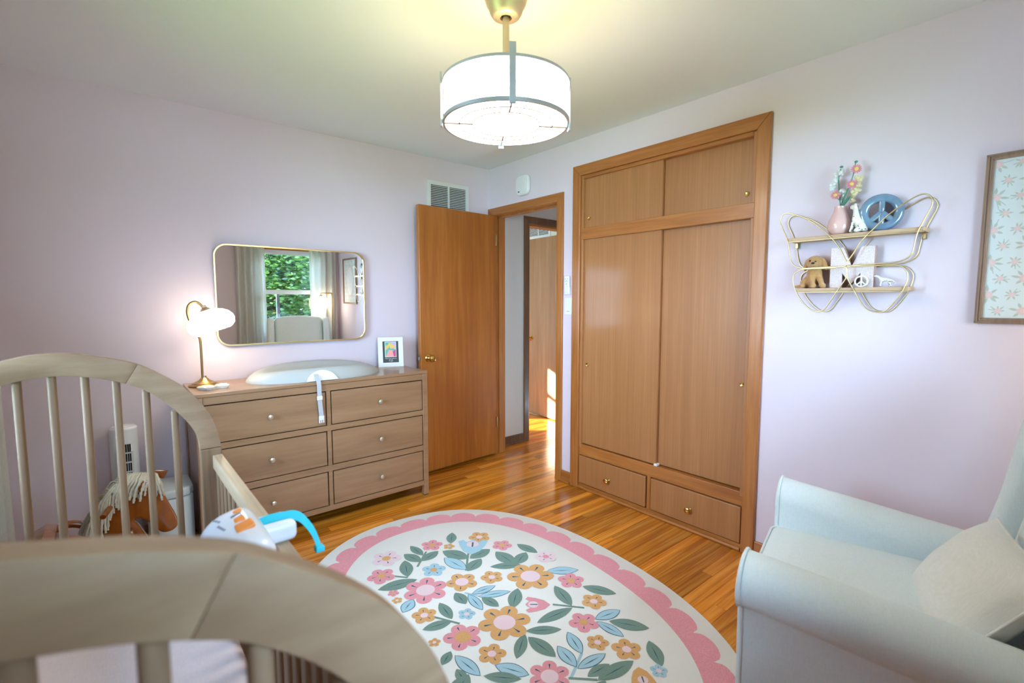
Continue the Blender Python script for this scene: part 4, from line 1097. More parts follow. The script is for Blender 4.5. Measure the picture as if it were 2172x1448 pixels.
# ================================================================== THINGS BEHIND THE CRIB
# tower fan
t_ = thing('tower_fan', 'white oval tower fan with dark slots by the wall', 'fan', (-2.515, -0.115, 0))
def oval(a, b, n_=40): return [(a * math.cos(2 * PI * k / n_), b * math.sin(2 * PI * k / n_)) for k in range(n_)]
flat_ = lambda z0: (lambda a, b, d: (a, b, z0 + d))
MB().prism(oval(0.070, 0.075), 0.02, flat_(0), 0.005).build('base', 'white_plastic', t_, smooth=40)
MB().prism(oval(0.060, 0.058), 0.662, flat_(0.02), 0.012, 4).build('column', 'white_plastic', t_, smooth=40)
MB().prism(rrect(-0.036, 0.036, 0.0, 0.56, 0.004, 3), 0.014, XZ(-0.0615), 0.002).build('front_panel', 'white_paint', t_)
mb = MB()
for k in range(9):
    for x in (-0.0225, -0.0125, 0.0055, 0.0145, 0.0225):
        mb.box(x - 0.0032, x + 0.0032, -0.0625, -0.060, 0.555 - k * 0.050, 0.555 - k * 0.050 + 0.042)
mb.build('vent_slots', 'black', t_)
MB().prism(oval(0.050, 0.046), 0.004, flat_(0.681), 0.002).build('top_cap', 'white_plastic', t_, smooth=40)

# diaper pail
t_ = thing('step_bin', 'pale rounded step bin with flat lid between rocking horse and dresser', 'bin', (-2.345, -0.30, 0))
body = [(-0.095, 0.12), (-0.095, -0.07), (-0.075, -0.105), (-0.04, -0.12), (0.04, -0.12), (0.075, -0.105), (0.095, -0.07), (0.095, 0.12)]
MB().prism(body, 0.335, flat_(0.0), 0.006).build('body', 'pail_white', t_, smooth=35)
MB().prism([(a * 1.02, b * 1.02) for a, b in body], 0.045, flat_(0.338), 0.010, 3).build('lid', 'pail_white', t_, smooth=35)
MB().bbox(-0.035, 0.035, -0.15, -0.11, 0.012, 0.024, 0.004).build('pedal', 'steel', t_)

# rocking horse
YH_ = -0.70
t_ = thing('rocking_horse', 'varnished wooden rocking horse with cream yarn mane', 'rocking horse', (-2.60, YH_, 0))
ho = Vector(t_.location)
hc = lambda x, y: (200 + 0.1864 * x, 880 + 0.1864 * y)
def hp(x, y, yy=YH_):
    p = P(*hc(x, y), 'y', yy) - ho; return (p.x, p.z)
head = [(130, 1420), (80, 1250), (95, 1080), (170, 900), (280, 780), (400, 720), (520, 700), (640, 720), (720, 790), (790, 890), (860, 1010), (930, 1130), (948, 1190), (935, 1245), (880, 1290), (800, 1312), (740, 1300), (690, 1250), (620, 1200), (540, 1160), (480, 1158), (455, 1185), (500, 1225), (545, 1290), (590, 1420)]
ol = [hp(*q) for q in head]
ol = [tuple(v[:2]) for v in smoothpath([(a, b, 0) for a, b in ol], 3, closed=True)]
fr_h = lambda a, b, d: (a, -0.032 + d, b)
MB().prism(ol, 0.064, fr_h, 0.014, 3).build('head', 'horse_wood', t_, smooth=40)
# ears
ear = [(500, 740), (560, 705), (640, 700), (690, 730), (690, 800), (620, 840), (520, 865), (490, 800)]
MB().prism([hp(*q) for q in ear], 0.022, lambda a, b, d: (a, -0.056 + d, b), 0.006, 2).build('ear', 'horse_wood', t_, smooth=40)
ear = [(690, 655), (780, 650), (848, 660), (800, 750), (760, 745), (710, 720)]
MB().prism([hp(*q) for q in ear], 0.022, lambda a, b, d: (a, 0.034 + d, b), 0.006, 2).build('ear', 'horse_wood', t_, smooth=40)
a = hp(240, 970); MB().tube([(a[0] - 0.042, -0.115, a[1] - 0.022), (a[0] + 0.042, 0.115, a[1] + 0.022)], 0.0105, 12).build('handle', 'horse_wood', t_, smooth=50)
# body, seat, legs, rockers
zb = ol and min(b for a, b in ol)
MB().prism([(-0.20, 0.235), (0.06, 0.235), (0.10, 0.30), (0.09, 0.36), (-0.02, 0.325), (-0.12, 0.325), (-0.20, 0.34), (-0.25, 0.30)], 0.12, lambda a, b, d: (a, -0.06 + d, b), 0.015, 3).build('body', 'horse_wood', t_, smooth=40)
back = [(-0.215, 0.30), (-0.165, 0.30), (-0.150, 0.36), (-0.155, 0.405), (-0.19, 0.415), (-0.225, 0.395), (-0.235, 0.34)]
MB().prism(back, 0.19, lambda a, b, d: (a, -0.095 + d, b), 0.012, 3).build('seat_back', 'horse_wood', t_, smooth=40)
mb = MB().tube(smoothpath([(-0.175, -0.085, 0.375), (-0.12, -0.09, 0.392), (-0.06, -0.085, 0.365), (-0.02, -0.075, 0.315)], 5), 0.016, 10); mb.build('arm_rail', 'horse_wood', t_, smooth=60)
mb = MB().tube(smoothpath([(-0.175, 0.085, 0.375), (-0.12, 0.09, 0.392), (-0.06, 0.085, 0.365), (-0.02, 0.075, 0.315)], 5), 0.016, 10); mb.build('arm_rail', 'horse_wood', t_, smooth=60)
for sx in (-0.18, 0.07):
    for sy in (-1, 1):
        lean = -0.06 if sx < 0 else 0.06
        MB().tube([(sx, sy * 0.05, 0.26), (sx + lean, sy * 0.13, 0.052)], [0.024, 0.018], 12).build('leg', 'horse_wood', t_, smooth=50)
for sy in (-1, 1):
    arc = [(0.34 * math.sin(q), 0.95 - 0.93 * math.cos(q * 0.62)) for q in [(-1 + 0.1 * k) for k in range(21)]]
    low = [(a, b - 0.0) for a, b in arc]; up = [(a, b + 0.045) for a, b in reversed(arc)]
    mz = min(b for a, b in low)
    MB().prism([(a, b - mz) for a, b in low + up], 0.026, (lambda s: (lambda a, b, d: (a, s * 0.135 - 0.013 + d, b)))(sy), 0.005).build('rocker', 'horse_wood', t_, smooth=40)
MB().prism([(0.0, 0), (0.10, 0), (0.10, 0.02), (0.0, 0.02)], 0.25, lambda a, b, d: (a, -0.125 + d, b + 0.10), 0.004).build('foot_rest', 'horse_wood', t_)
# mane: many yarn cords joined
mb = MB(); rg = random.Random(5)
crest = [(700, 700), (620, 690), (520, 690), (420, 700), (330, 740), (260, 800), (190, 880), (130, 960), (95, 1050)]
cr = smoothpath([(*hp(*q), 0) for q in crest], 8)
for i, c_ in enumerate(cr):
    if i % 2: continue
    tt = i / len(cr)
    for side in (-1, 1):
        for rep in range(2):
            L = (0.070 if tt < 0.08 else 0.050 + 0.085 * min(1, tt * 1.3)) * rg.uniform(0.7, 1.2)
            dx = (0.014 if tt < 0.08 else -0.030 - 0.028 * tt) * rg.uniform(0.3, 1.4)
            p0 = Vector((c_.x + rg.uniform(-0.004, 0.004), side * 0.004, c_.y + 0.008))
            p1 = p0 + Vector((dx * 0.35, side * (0.040 + 0.007 * rep), -0.010 - 0.006 * rep))
            p2 = p1 + Vector((dx * 0.5, side * rg.uniform(-0.001, 0.006), -L * 0.5))
            p3 = p2 + Vector((dx * 0.25 + rg.uniform(-0.006, 0.006), side * rg.uniform(-0.002, 0.003), -L * 0.55))
            pts = smoothpath([p0, p1, p2, p3], 7)
            mb.tube(pts, [0.0046 * (1 + 0.30 * math.sin(2.1 * k)) for k in range(len(pts))], 6)
mo = mb.build('mane', 'yarn', t_, smooth=60); mo['kind'] = 'stuff'

# ================================================================== BUTTERFLY SHELF
t_ = thing('butterfly_shelf', 'gold wire butterfly wall shelf with two wooden ledges', 'shelf', (0, -2.64, 1.29))
so = Vector(t_.location)
sc8 = lambda x, y: (1640 + x / 4.0216, 320 + y / 4.0222)
XFW = -0.100
loops = {'wing_wire': [[(622, 978), (605, 905), (550, 805), (470, 715), (380, 640), (290, 582), (200, 548), (130, 532), (80, 550), (60, 597), (75, 650), (110, 730), (130, 800), (140, 880), (155, 945), (190, 985), (250, 1001), (350, 997), (480, 989)],
                       [(632, 972), (680, 880), (760, 762), (880, 642), (1000, 532), (1130, 440), (1230, 382), (1290, 367), (1342, 386), (1362, 432), (1340, 495), (1280, 600), (1230, 700), (1203, 800), (1185, 868), (1140, 915), (1060, 945), (950, 957), (800, 966)],
                       [(622, 992), (620, 1060), (615, 1095), (562, 1170), (500, 1262), (440, 1345), (390, 1370), (330, 1358), (260, 1300), (200, 1212), (170, 1125), (175, 1062), (212, 1024), (270, 1008), (400, 1003), (500, 997)],
                       [(632, 990), (634, 1060), (640, 1098), (690, 1190), (760, 1310), (820, 1360), (900, 1375), (962, 1358), (1050, 1270), (1120, 1160), (1148, 1072), (1130, 1012), (1080, 978), (1000, 972), (800, 980)]]}
for pts in loops['wing_wire']:
    q = [P(*sc8(*p), 'x', XFW) - so for p in pts]
    for xs in (0.0, 0.094):
        pp = smoothpath([v + Vector((xs, 0, 0)) for v in q], 5, closed=True)
        MB().tube(pp, 0.0028, 8, closed=True).build('wing_wire', 'champagne_wire', t_, smooth=60)
def ledge(a, b, zoff=0.0):
    p, q = P(*sc8(*a), 'x', XFW) - so, P(*sc8(*b), 'x', XFW) - so
    z = (p.z + q.z) / 2
    MB().bbox(XFW + 0.003, -0.003, q.y, p.y, z - 0.008, z + 0.008, 0.0015, 1).build('ledge', 'shelf_wood', t_)
    MB().tube([(XFW, p.y, z - 0.010), (XFW, q.y, z - 0.010)], 0.0025, 8).build('ledge_wire', 'champagne_wire', t_, smooth=60)
    return z, p.y, q.y
zu, yu0, yu1 = ledge((120, 755), (1288, 668))
zw, yw0, yw1 = ledge((195, 1188), (1155, 1173))
for yy in (yu0 - 0.012, yu1 + 0.012):
    MB().bbox(-0.020, -0.002, yy - 0.006, yy + 0.006, zu - 0.034, zu - 0.0085, 0.002, 1).build('bracket', 'antique_brass', t_)
ZU, ZW = zu + 0.008 + so.z, zw + 0.008 + so.z
def spot(x, y, xx): return P(*sc8(x, y), 'x', xx)
# vase
vp = spot(562, 690, -0.052)
t_ = thing('bud_vase', 'blush pink glazed bud vase on the upper ledge', 'vase', (-0.050, vp.y, ZU))
MB().lathe([(0.0, 0.0), (0.029, 0.0), (0.038, 0.007), (0.0455, 0.027), (0.046, 0.042), (0.041, 0.064), (0.032, 0.084), (0.025, 0.102), (0.022, 0.118), (0.0235, 0.124), (0.0205, 0.124), (0.019, 0.114), (0.0, 0.112)], 36).build('body', 'blush_ceramic', t_, smooth=50)
vy = vp.y
# knitted flowers standing in the vase
def fl_pt(x, y, xx=-0.05): return spot(x, y, xx)
def stemline(pts, xx): return [Vector((-0.050, vy, ZU + 0.116))] + [fl_pt(a, b, xx) for a, b in pts]
def daisy_stem(label, pts, xx, head, r, leaf_tip=None):
    b0 = Vector((-0.050, vy, ZU + 0.116))
    th = thing('knitted_flower', label, 'flower', b0)
    pl = [p - b0 for p in stemline(pts, xx)]
    MB().tube(smoothpath(pl, 5), 0.0022, 7).build('stem', 'yarn_green', th, smooth=60)
    hp_ = fl_pt(*head, xx - 0.008) - b0
    Rm = Vector((-1, -0.35, 0.1)).to_track_quat('Z', 'Y').to_matrix().to_4x4()
    mb = MB()
    for k in range(14):
        a = 2 * PI * k / 14
        mb.ball(hp_ + Rm @ Vector((r * 0.72 * math.cos(a), r * 0.72 * math.sin(a), 0)), (r * 0.34, r * 0.15, r * 0.14), 8, 6, mat=Rm @ Matrix.Rotation(a, 4, 'Z'))
    mb.build('petals', 'yarn_pink', th, smooth=60)
    MB().ball(hp_ + Rm @ Vector((0, 0, 0.003)), (r * 0.42, r * 0.42, r * 0.22), 12, 8, mat=Rm).build('eye', 'yarn_yellow', th, smooth=60)
    if leaf_tip:
        lt = fl_pt(*leaf_tip, xx) - b0
        MB().tube([pl[0], pl[0].lerp(lt, 0.3), pl[0].lerp(lt, 0.65), lt], [0.003, 0.010, 0.009, 0.001], 8, flat=0.3).build('leaf', 'yarn_green', th, smooth=60)
    return th
daisy_stem('knitted pink daisy on the tallest stem in the vase', [(600, 400), (640, 320), (680, 215), (700, 120), (708, 88)], -0.055, (710, 152), 0.0195, (672, 372))
daisy_stem('knitted pink daisy halfway up beside the yellow blooms', [(610, 400), (640, 330), (668, 290)], -0.066, (670, 283), 0.0195, (640, 390))
daisy_stem('knitted pink daisy drooping over the vase rim', [(570, 430), (548, 400), (532, 380)], -0.066, (531, 378), 0.0180)
def bloom_stem(label, pts, xx, blooms, mat, cap=None):
    b0 = Vector((-0.050, vy, ZU + 0.116)); th = thing('knitted_flower', label, 'flower', b0)
    pl = [p - b0 for p in stemline(pts, xx)]
    MB().tube(smoothpath(pl, 5), 0.0022, 7).build('stem', 'yarn_green', th, smooth=60)
    rg = random.Random(len(label))
    for bx_, by_, r in blooms:
        c_ = fl_pt(bx_, by_, xx + 0.004) - b0; mb = MB()
        r *= 1.25; mb.ball(c_, r * 0.62, 10, 8)
        for k in range(6):
            v = Vector((rg.uniform(-1, 1), rg.uniform(-1, 1), rg.uniform(-1, 1))).normalized() * r * 0.62
            mb.ball(c_ + v, r * 0.42, 8, 6)
        mb.build('bloom', mat, th, smooth=60)
    if cap: MB().ball(fl_pt(*cap, xx) - b0, (0.007, 0.007, 0.005), 10, 8).build('bud', 'yarn_green', th, smooth=60)
bloom_stem('knitted white sweet pea spray in the vase', [(570, 420), (560, 310), (562, 220), (578, 150)], -0.045, [(580, 185, 0.013), (545, 205, 0.012), (515, 285, 0.015), (535, 255, 0.011), (512, 322, 0.013), (585, 345, 0.015), (590, 395, 0.010), (568, 165, 0.008)], 'yarn_white', (583, 136))
bloom_stem('knitted pale yellow blossom spray in the vase', [(610, 430), (660, 380), (700, 300), (720, 250)], -0.040, [(728, 235, 0.015), (722, 290, 0.015), (715, 335, 0.014), (690, 355, 0.016), (675, 385, 0.012), (682, 425, 0.011), (730, 262, 0.010)], 'yarn_cream', (708, 92))

# dalmatian sitting
def spots(mb, pts, r, fn):
    for p in pts:
        c_, nrm = fn(p); mb.ball(c_, (r, r, r), 8, 6)
dp = spot(725, 688, -0.075)
t_ = thing('dog_figurine', 'small white spotted dog figurine sitting beside the vase', 'figurine', (-0.078, dp.y + 0.004, ZU)); t_.scale = (1.15, 1.2, 1.36)
def skin(name, joints, edges, mat, parent, root=0, sub=2, bones=None):
    me = bpy.data.meshes.new(name); me.from_pydata([j[:3] for j in joints], edges, [])
    o = bpy.data.objects.new(name, me); COL.objects.link(o)
    sk = o.modifiers.new('skin', 'SKIN'); sk.use_smooth_shade = True
    for i, j in enumerate(joints):
        r = j[3]; me.skin_vertices[0].data[i].radius = (r, r) if not isinstance(r, tuple) else r
    me.skin_vertices[0].data[root].use_root = True
    sb = o.modifiers.new('sub', 'SUBSURF'); sb.levels = sub; sb.render_levels = sub
    dg = bpy.context.evaluated_depsgraph_get(); ev = o.evaluated_get(dg)
    nm = bpy.data.meshes.new_from_object(ev); nm.materials.clear(); nm.materials.append(M[mat])
    nm.polygons.foreach_set('use_smooth', [True] * len(nm.polygons)); nm.name = name
    bpy.data.objects.remove(o); bpy.data.meshes.remove(me)
    ob = bpy.data.objects.new(name, nm); COL.objects.link(ob); ob.parent = parent
    return ob
def snap(body, p):
    p = Vector(p); return min((v.co for v in body.data.vertices), key=lambda c: (c - p).length).copy()
# +y of the local frame points left in the picture (towards the vase), the dog looks that way
J = [(0, -0.012, 0.018, 0.019), (0, -0.004, 0.040, 0.016), (0, 0.004, 0.058, 0.012), (0, 0.006, 0.074, 0.0095), (0, 0.013, 0.083, 0.0105), (0, 0.026, 0.080, 0.0055),
     (-0.009, 0.010, 0.036, 0.0065), (-0.009, 0.015, 0.014, 0.0045), (-0.009, 0.020, 0.003, 0.0042), (0.009, 0.010, 0.036, 0.0065), (0.009, 0.015, 0.014, 0.0045), (0.009, 0.020, 0.003, 0.0042),
     (-0.014, -0.010, 0.012, 0.010), (-0.016, 0.006, 0.004, 0.005), (0.014, -0.010, 0.012, 0.010), (0.016, 0.006, 0.004, 0.005), (0, -0.032, 0.006, 0.004)]
E_ = [(0, 1), (1, 2), (2, 3), (3, 4), (4, 5), (1, 6), (6, 7), (7, 8), (1, 9), (9, 10), (10, 11), (0, 12), (12, 13), (0, 14), (14, 15), (0, 16)]
dogb = skin('body', J, E_, 'white_ceramic', t_)
MB().ball(snap(dogb, (0, 0.034, 0.081)), 0.0028, 8, 6).build('nose', 'spot_black', t_, smooth=60)
for sx in (-1, 1): MB().ball((sx * 0.011, 0.006, 0.081), (0.003, 0.0055, 0.009), 8, 6).build('ear', 'white_ceramic', t_, smooth=60)
rg = random.Random(11)
vs_ = [v for v in dogb.data.vertices]
mb = MB()
for k in range(34):
    v = rg.choice(vs_); mb.ball(v.co, (0.0016, 0.0016, 0.0016), 6, 4)
mb.build('coat_spots', 'spot_black', t_, smooth=60)['kind'] = 'stuff'
# big peace sign
def peace(name, label, R0, rb, depth, matn, loc, rz, tilt, bar, fill_low=False):
    th = thing(name, label, 'figurine', loc); th.rotation_euler = (0, tilt, rz)
    mb = MB(); pts = [(0, (R0 - rb) * math.cos(2 * PI * k / 48), R0 + (R0 - rb) * math.sin(2 * PI * k / 48)) for k in range(48)]
    vs = []; fs = []; seg = 14
    for k in range(48):
        a = 2 * PI * k / 48
        for j in range(seg):
            b_ = 2 * PI * j / seg; sx = math.copysign(abs(math.cos(b_)) ** 0.6, math.cos(b_)); sz = math.copysign(abs(math.sin(b_)) ** 0.6, math.sin(b_))
            rr = R0 - rb + rb * sz
            vs.append((sx * depth / 2, rr * math.cos(a), R0 + rr * math.sin(a)))
    for k in range(48):
        for j in range(seg): fs.append((k * seg + j, k * seg + (j + 1) % seg, ((k + 1) % 48) * seg + (j + 1) % seg, ((k + 1) % 48) * seg + j))
    mb.add(vs, fs).build('ring', matn, th, smooth=60)
    for a in (PI / 2, -PI / 2, -PI / 2 - 0.82, -PI / 2 + 0.82):
        c_, s_ = math.cos(a), math.sin(a)
        mt = Matrix.Translation((0, (R0 - rb) * c_ / 2, R0 + (R0 - rb) * s_ / 2)) @ Matrix.Rotation(a - PI / 2, 4, 'X')
        MB().soft((depth * 0.86, bar, R0 - rb * 0.6), bar * 0.42, (0, 0, 0), mt, n=3).build('bar', matn, th, smooth=60)
    return th
pp_ = spot(915, 655, -0.05)
pk = peace('peace_sign', 'large glossy blue ceramic peace sign leaning on the upper ledge', 0.0765, 0.0165, 0.046, 'blue_ceramic', (-0.052, pp_.y, ZU + 0.001), 0.34, 0.04, 0.023)
# lower ledge
# plush puppy
pu = spot(345, 1180, -0.055)
t_ = thing('plush_puppy', 'small tan plush puppy sitting on the lower ledge', 'plush toy', (-0.040, pu.y + 0.002, ZW))
# local -y is right in the picture, -x is out of the wall
def blob(name, balls, limbs, mat, parent, voxel=0.003, smooth=8):
    mb = MB()
    for c, r in balls: mb.ball(c, r, 16, 12)
    for a, b, r0, r1 in limbs:
        a, b = Vector(a), Vector(b)
        for k in range(8): mb.ball(a.lerp(b, k / 7), r0 + (r1 - r0) * k / 7, 12, 8)
    o = mb.build(name, mat)
    rm = o.modifiers.new('remesh', 'REMESH'); rm.mode = 'VOXEL'; rm.voxel_size = voxel
    sm = o.modifiers.new('smooth', 'SMOOTH'); sm.factor = 0.6; sm.iterations = smooth
    nm = bpy.data.meshes.new_from_object(o.evaluated_get(bpy.context.evaluated_depsgraph_get())); nm.name = name
    nm.materials.clear(); nm.materials.append(M[mat])
    nm.polygons.foreach_set('use_smooth', [True] * len(nm.polygons))
    me = o.data; bpy.data.objects.remove(o); bpy.data.meshes.remove(me)
    ob = bpy.data.objects.new(name, nm); COL.objects.link(ob); ob.parent = parent
    return ob
pup = blob('body', [((0.002, 0.010, 0.034), (0.033, 0.040, 0.034)), ((-0.008, 0.0, 0.066), (0.028, 0.032, 0.038)), ((-0.018, -0.004, 0.074), (0.024, 0.027, 0.028)),
                    ((-0.010, -0.002, 0.118), (0.034, 0.037, 0.031)), ((-0.040, -0.006, 0.108), (0.019, 0.018, 0.014)), ((-0.008, 0.036, 0.024), (0.028, 0.021, 0.024)),
                    ((-0.034, 0.036, 0.011), (0.020, 0.014, 0.011)), ((-0.050, -0.010, 0.011), (0.017, 0.014, 0.011)), ((-0.040, -0.046, 0.011), (0.017, 0.014, 0.011))],
           [((-0.024, 0.008, 0.062), (-0.046, -0.008, 0.013), 0.014, 0.011), ((-0.018, -0.022, 0.060), (-0.036, -0.042, 0.013), 0.013, 0.011), ((0.010, 0.040, 0.014), (0.012, 0.086, 0.010), 0.011, 0.007)], 'plush_tan', t_)
for sy, tlt in ((0.034, 0.22), (-0.040, -0.30)):
    MB().ball((-0.010, sy, 0.108), (0.011, 0.010, 0.029), 14, 10, mat=Matrix.Rotation(tlt, 4, 'X')).build('ear', 'plush_tan', t_, smooth=60)
MB().ball(snap(pup, (-0.066, -0.007, 0.115)), (0.004, 0.0075, 0.005), 10, 8).build('nose', 'black', t_, smooth=60)
for sy in (0.014, -0.019): MB().ball(snap(pup, (-0.050, sy, 0.126)), 0.0042, 10, 8).build('eye', 'black', t_, smooth=60)
# glitter letter M
a0, a1 = spot(488, 1165, -0.035), spot(862, 1165, -0.035)
zt0 = spot(700, 830, -0.035).z
wM, hM = (a0.y - a1.y), spot(540, 830, -0.035).z - ZW
t_ = thing('letter_decoration', 'glittery pink freestanding letter M on the lower ledge', 'letter', (-0.035, (a0.y + a1.y) / 2, ZW))
h_, q = wM / 2, wM * 0.29
Mo = [(h_, 0), (h_, hM), (h_ - q * 1.0, hM), (0, hM * 0.52), (-h_ + q * 1.0, hM), (-h_, hM), (-h_, 0), (-h_ + q, 0), (-h_ + q, hM * 0.36), (0, hM * 0.08), (h_ - q, hM * 0.36), (h_ - q, 0)]
MB().prism(Mo, 0.027, lambda a, b, d: (-0.016 + d, a, b), 0).build('body', 'glitter_side', t_)
MB().prism([(a * 0.985, 0.001 + b * 0.99) for a, b in Mo], 0.0015, lambda a, b, d: (-0.0175 + d, a, b), 0).build('glitter_face', 'glitter_pink', t_)
# small peace sign
pp_ = spot(745, 1163, -0.078)
peace('peace_sign', 'small white peace sign ornament in front of the glitter letter', 0.0255, 0.0035, 0.020, 'white_ceramic', (-0.074, pp_.y, ZW + 0.0005), 0.25, 0.0, 0.0055)
# dalmatian standing
dp = spot(945, 1160, -0.06)
t_ = thing('dog_figurine', 'tiny white spotted dog figurine standing on four legs', 'figurine', (-0.055, dp.y, ZW)); t_.scale = (1.18, 1.18, 1.18)
J = [(0, -0.012, 0.026, 0.0062), (0, 0.008, 0.027, 0.0068), (0, 0.018, 0.036, 0.0045), (0, 0.024, 0.041, 0.005), (0, 0.032, 0.039, 0.0028),
     (-0.004, 0.010, 0.014, 0.0026), (-0.004, 0.011, 0.002, 0.0024), (0.004, 0.013, 0.014, 0.0026), (0.004, 0.014, 0.002, 0.0024),
     (-0.004, -0.014, 0.016, 0.0034), (-0.004, -0.019, 0.009, 0.0022), (-0.004, -0.017, 0.002, 0.0024), (0.004, -0.011, 0.016, 0.0034), (0.004, -0.015, 0.009, 0.0022), (0.004, -0.012, 0.002, 0.0024), (0, -0.024, 0.022, 0.0018), (0, -0.030, 0.010, 0.0012)]
E_ = [(0, 1), (1, 2), (2, 3), (3, 4), (1, 5), (5, 6), (1, 7), (7, 8), (0, 9), (9, 10), (10, 11), (0, 12), (12, 13), (13, 14), (0, 15), (15, 16)]
db = skin('body', J, E_, 'white_ceramic', t_)
rg = random.Random(4); mb = MB()
for k in range(40): mb.ball(rg.choice(db.data.vertices).co, 0.0010, 6, 4)
mb.build('coat_spots', 'spot_black', t_, smooth=60)['kind'] = 'stuff'

# ================================================================== WALL ART
t_ = thing('framed_art', 'tall floral print in a ridged wooden frame on the wall above the armchair', 'picture', (0, -3.30, 1.254))
ay0, ay1, ah = 0.238, -0.242, 0.623
for nm, ol in (('frame_side', [(ay0, 0), (ay0, ah), (ay0 - 0.022, ah - 0.022), (ay0 - 0.022, 0.022)]), ('frame_side', [(ay1, 0), (ay1, ah), (ay1 + 0.022, ah - 0.022), (ay1 + 0.022, 0.022)]),
               ('frame_side', [(ay0, 0), (ay1, 0), (ay1 + 0.022, 0.022), (ay0 - 0.022, 0.022)]), ('frame_side', [(ay0, ah), (ay1, ah), (ay1 + 0.022, ah - 0.022), (ay0 - 0.022, ah - 0.022)])):
    MB().prism(ol, 0.018, YZ(-0.020), 0.004, 2).build(nm, 'art_frame_wood', t_)
for k, e in ((0.008, 0.022), (0.015, 0.021)):
    pts = [(ay0 - k, k), (ay1 + k, k), (ay1 + k, ah - k), (ay0 - k, ah - k)]
    MB().tube([(-e, a, b) for a, b in pts], 0.0028, 6, closed=True).build('frame_ridge', 'art_frame_wood', t_)
MB().box(-0.008, -0.006, ay1 + 0.02, ay0 - 0.02, 0.02, ah - 0.02).build('paper', 'art_paper', t_)
mb = MB(); rg = random.Random(2)
def fp(mi, pts, k): mb.cur = mi; mb.add([(-0.0083 - 0.00008 * k, a, b) for a, b in pts], [tuple(range(len(pts)))])
def inside(p): return abs(p[0]) < 0.216 and 0.024 < p[1] < ah - 0.024
def disc(mi, c, r_, k, sq=0.85):
    pts = [(c[0] + r_ * math.cos(j * PI / 6), c[1] + sq * r_ * math.sin(j * PI / 6)) for j in range(12)]
    if all(inside(p) for p in pts): fp(mi, pts, k)
def sprig(a, b, s, rot):
    ctr = Vector((a, b))
    for k in range(7):
        q = rot + 2 * PI * k / 7 + rg.uniform(-0.25, 0.25); L = 0.036 * s * rg.uniform(0.8, 1.2); dv = Vector((math.cos(q), math.sin(q)))
        p = ctr + dv * 0.016 * s; e = p + dv * L; n_ = Vector((-dv.y, dv.x)) * 0.0075 * s
        pts = [p, p.lerp(e, 0.3) + n_ * 0.85, p.lerp(e, 0.6) + n_ * 0.8, e, p.lerp(e, 0.6) - n_ * 0.8, p.lerp(e, 0.3) - n_ * 0.85]
        if all(inside(v) for v in pts): fp(0, pts, 0)
    for k in range(2):
        q = rot - 1.2 + k * 0.5; dv = Vector((math.cos(q), math.sin(q))); e = ctr + dv * 0.062 * s; n_ = Vector((-dv.y, dv.x)) * 0.0013
        if inside(e) and inside(ctr): fp(0, [ctr - n_, e - n_, e + n_, ctr + n_], 1)
    for k in range(6):
        q = rot + 2 * PI * k / 6; disc(1, ctr + Vector((math.cos(q), math.sin(q))) * 0.013 * s, 0.010 * s, 2 + k)
    disc(2, ctr, 0.010 * s, 9); disc(1, ctr, 0.005 * s, 10)
for r_ in range(10):
    for c_ in range(7):
        a, b = -0.195 + c_ * 0.064 + (0.018 if r_ % 2 else -0.012), 0.048 + r_ * 0.0595
        sprig(a, b, 0.68 if (r_ + c_) % 2 else 0.42, rg.uniform(0, 6.28))
mb.build('floral_print', ['art_leaf', 'art_rose', 'art_pink'], t_)['kind'] = 'stuff'
MB().prism([(0.118 * math.cos(2 * PI * k / 48), ah / 2 + 0.205 * math.sin(2 * PI * k / 48)) for k in range(48)], 0.0006, YZ(-0.0096), 0).build('oval_border', 'art_pink', t_)
MB().prism([(0.104 * math.cos(2 * PI * k / 48), ah / 2 + 0.190 * math.sin(2 * PI * k / 48)) for k in range(48)], 0.0006, YZ(-0.0100), 0).build('oval_panel', 'paper_white', t_)

# ================================================================== ARMCHAIR
TH = math.radians(13.8)
t_ = thing('armchair', 'pale linen wingback armchair with rolled arms and piping', 'armchair', (-0.747, -3.072, 0.007), TH)
def arm_section(s, k=1.0, dz=0.0, flare=0.0):
    """outline in (x, z) for the arm on side s; k shrinks toward its centre for rounded ends"""
    cx, cz, rx, rz = 0.345 + flare, 0.548 + dz, 0.078, 0.075
    pts = [(0.275, 0.15), (0.275, 0.33), (0.276, cz - 0.055)]
    for i in range(15):
        a = math.radians(200 - i * (200 + 62) / 14)
        pts.append((cx + rx * math.cos(a) * (1.0 if math.cos(a) < 0 else 1.08), cz + rz * math.sin(a)))
    pts += [(0.381 + flare * 0.5, cz - 0.074), (0.382, 0.36), (0.382, 0.15)]
    mx_, mz_ = 0.33, 0.38
    return [(s * (mx_ + (x - mx_) * k), mz_ + (z - mz_) * k) for x, z in pts]
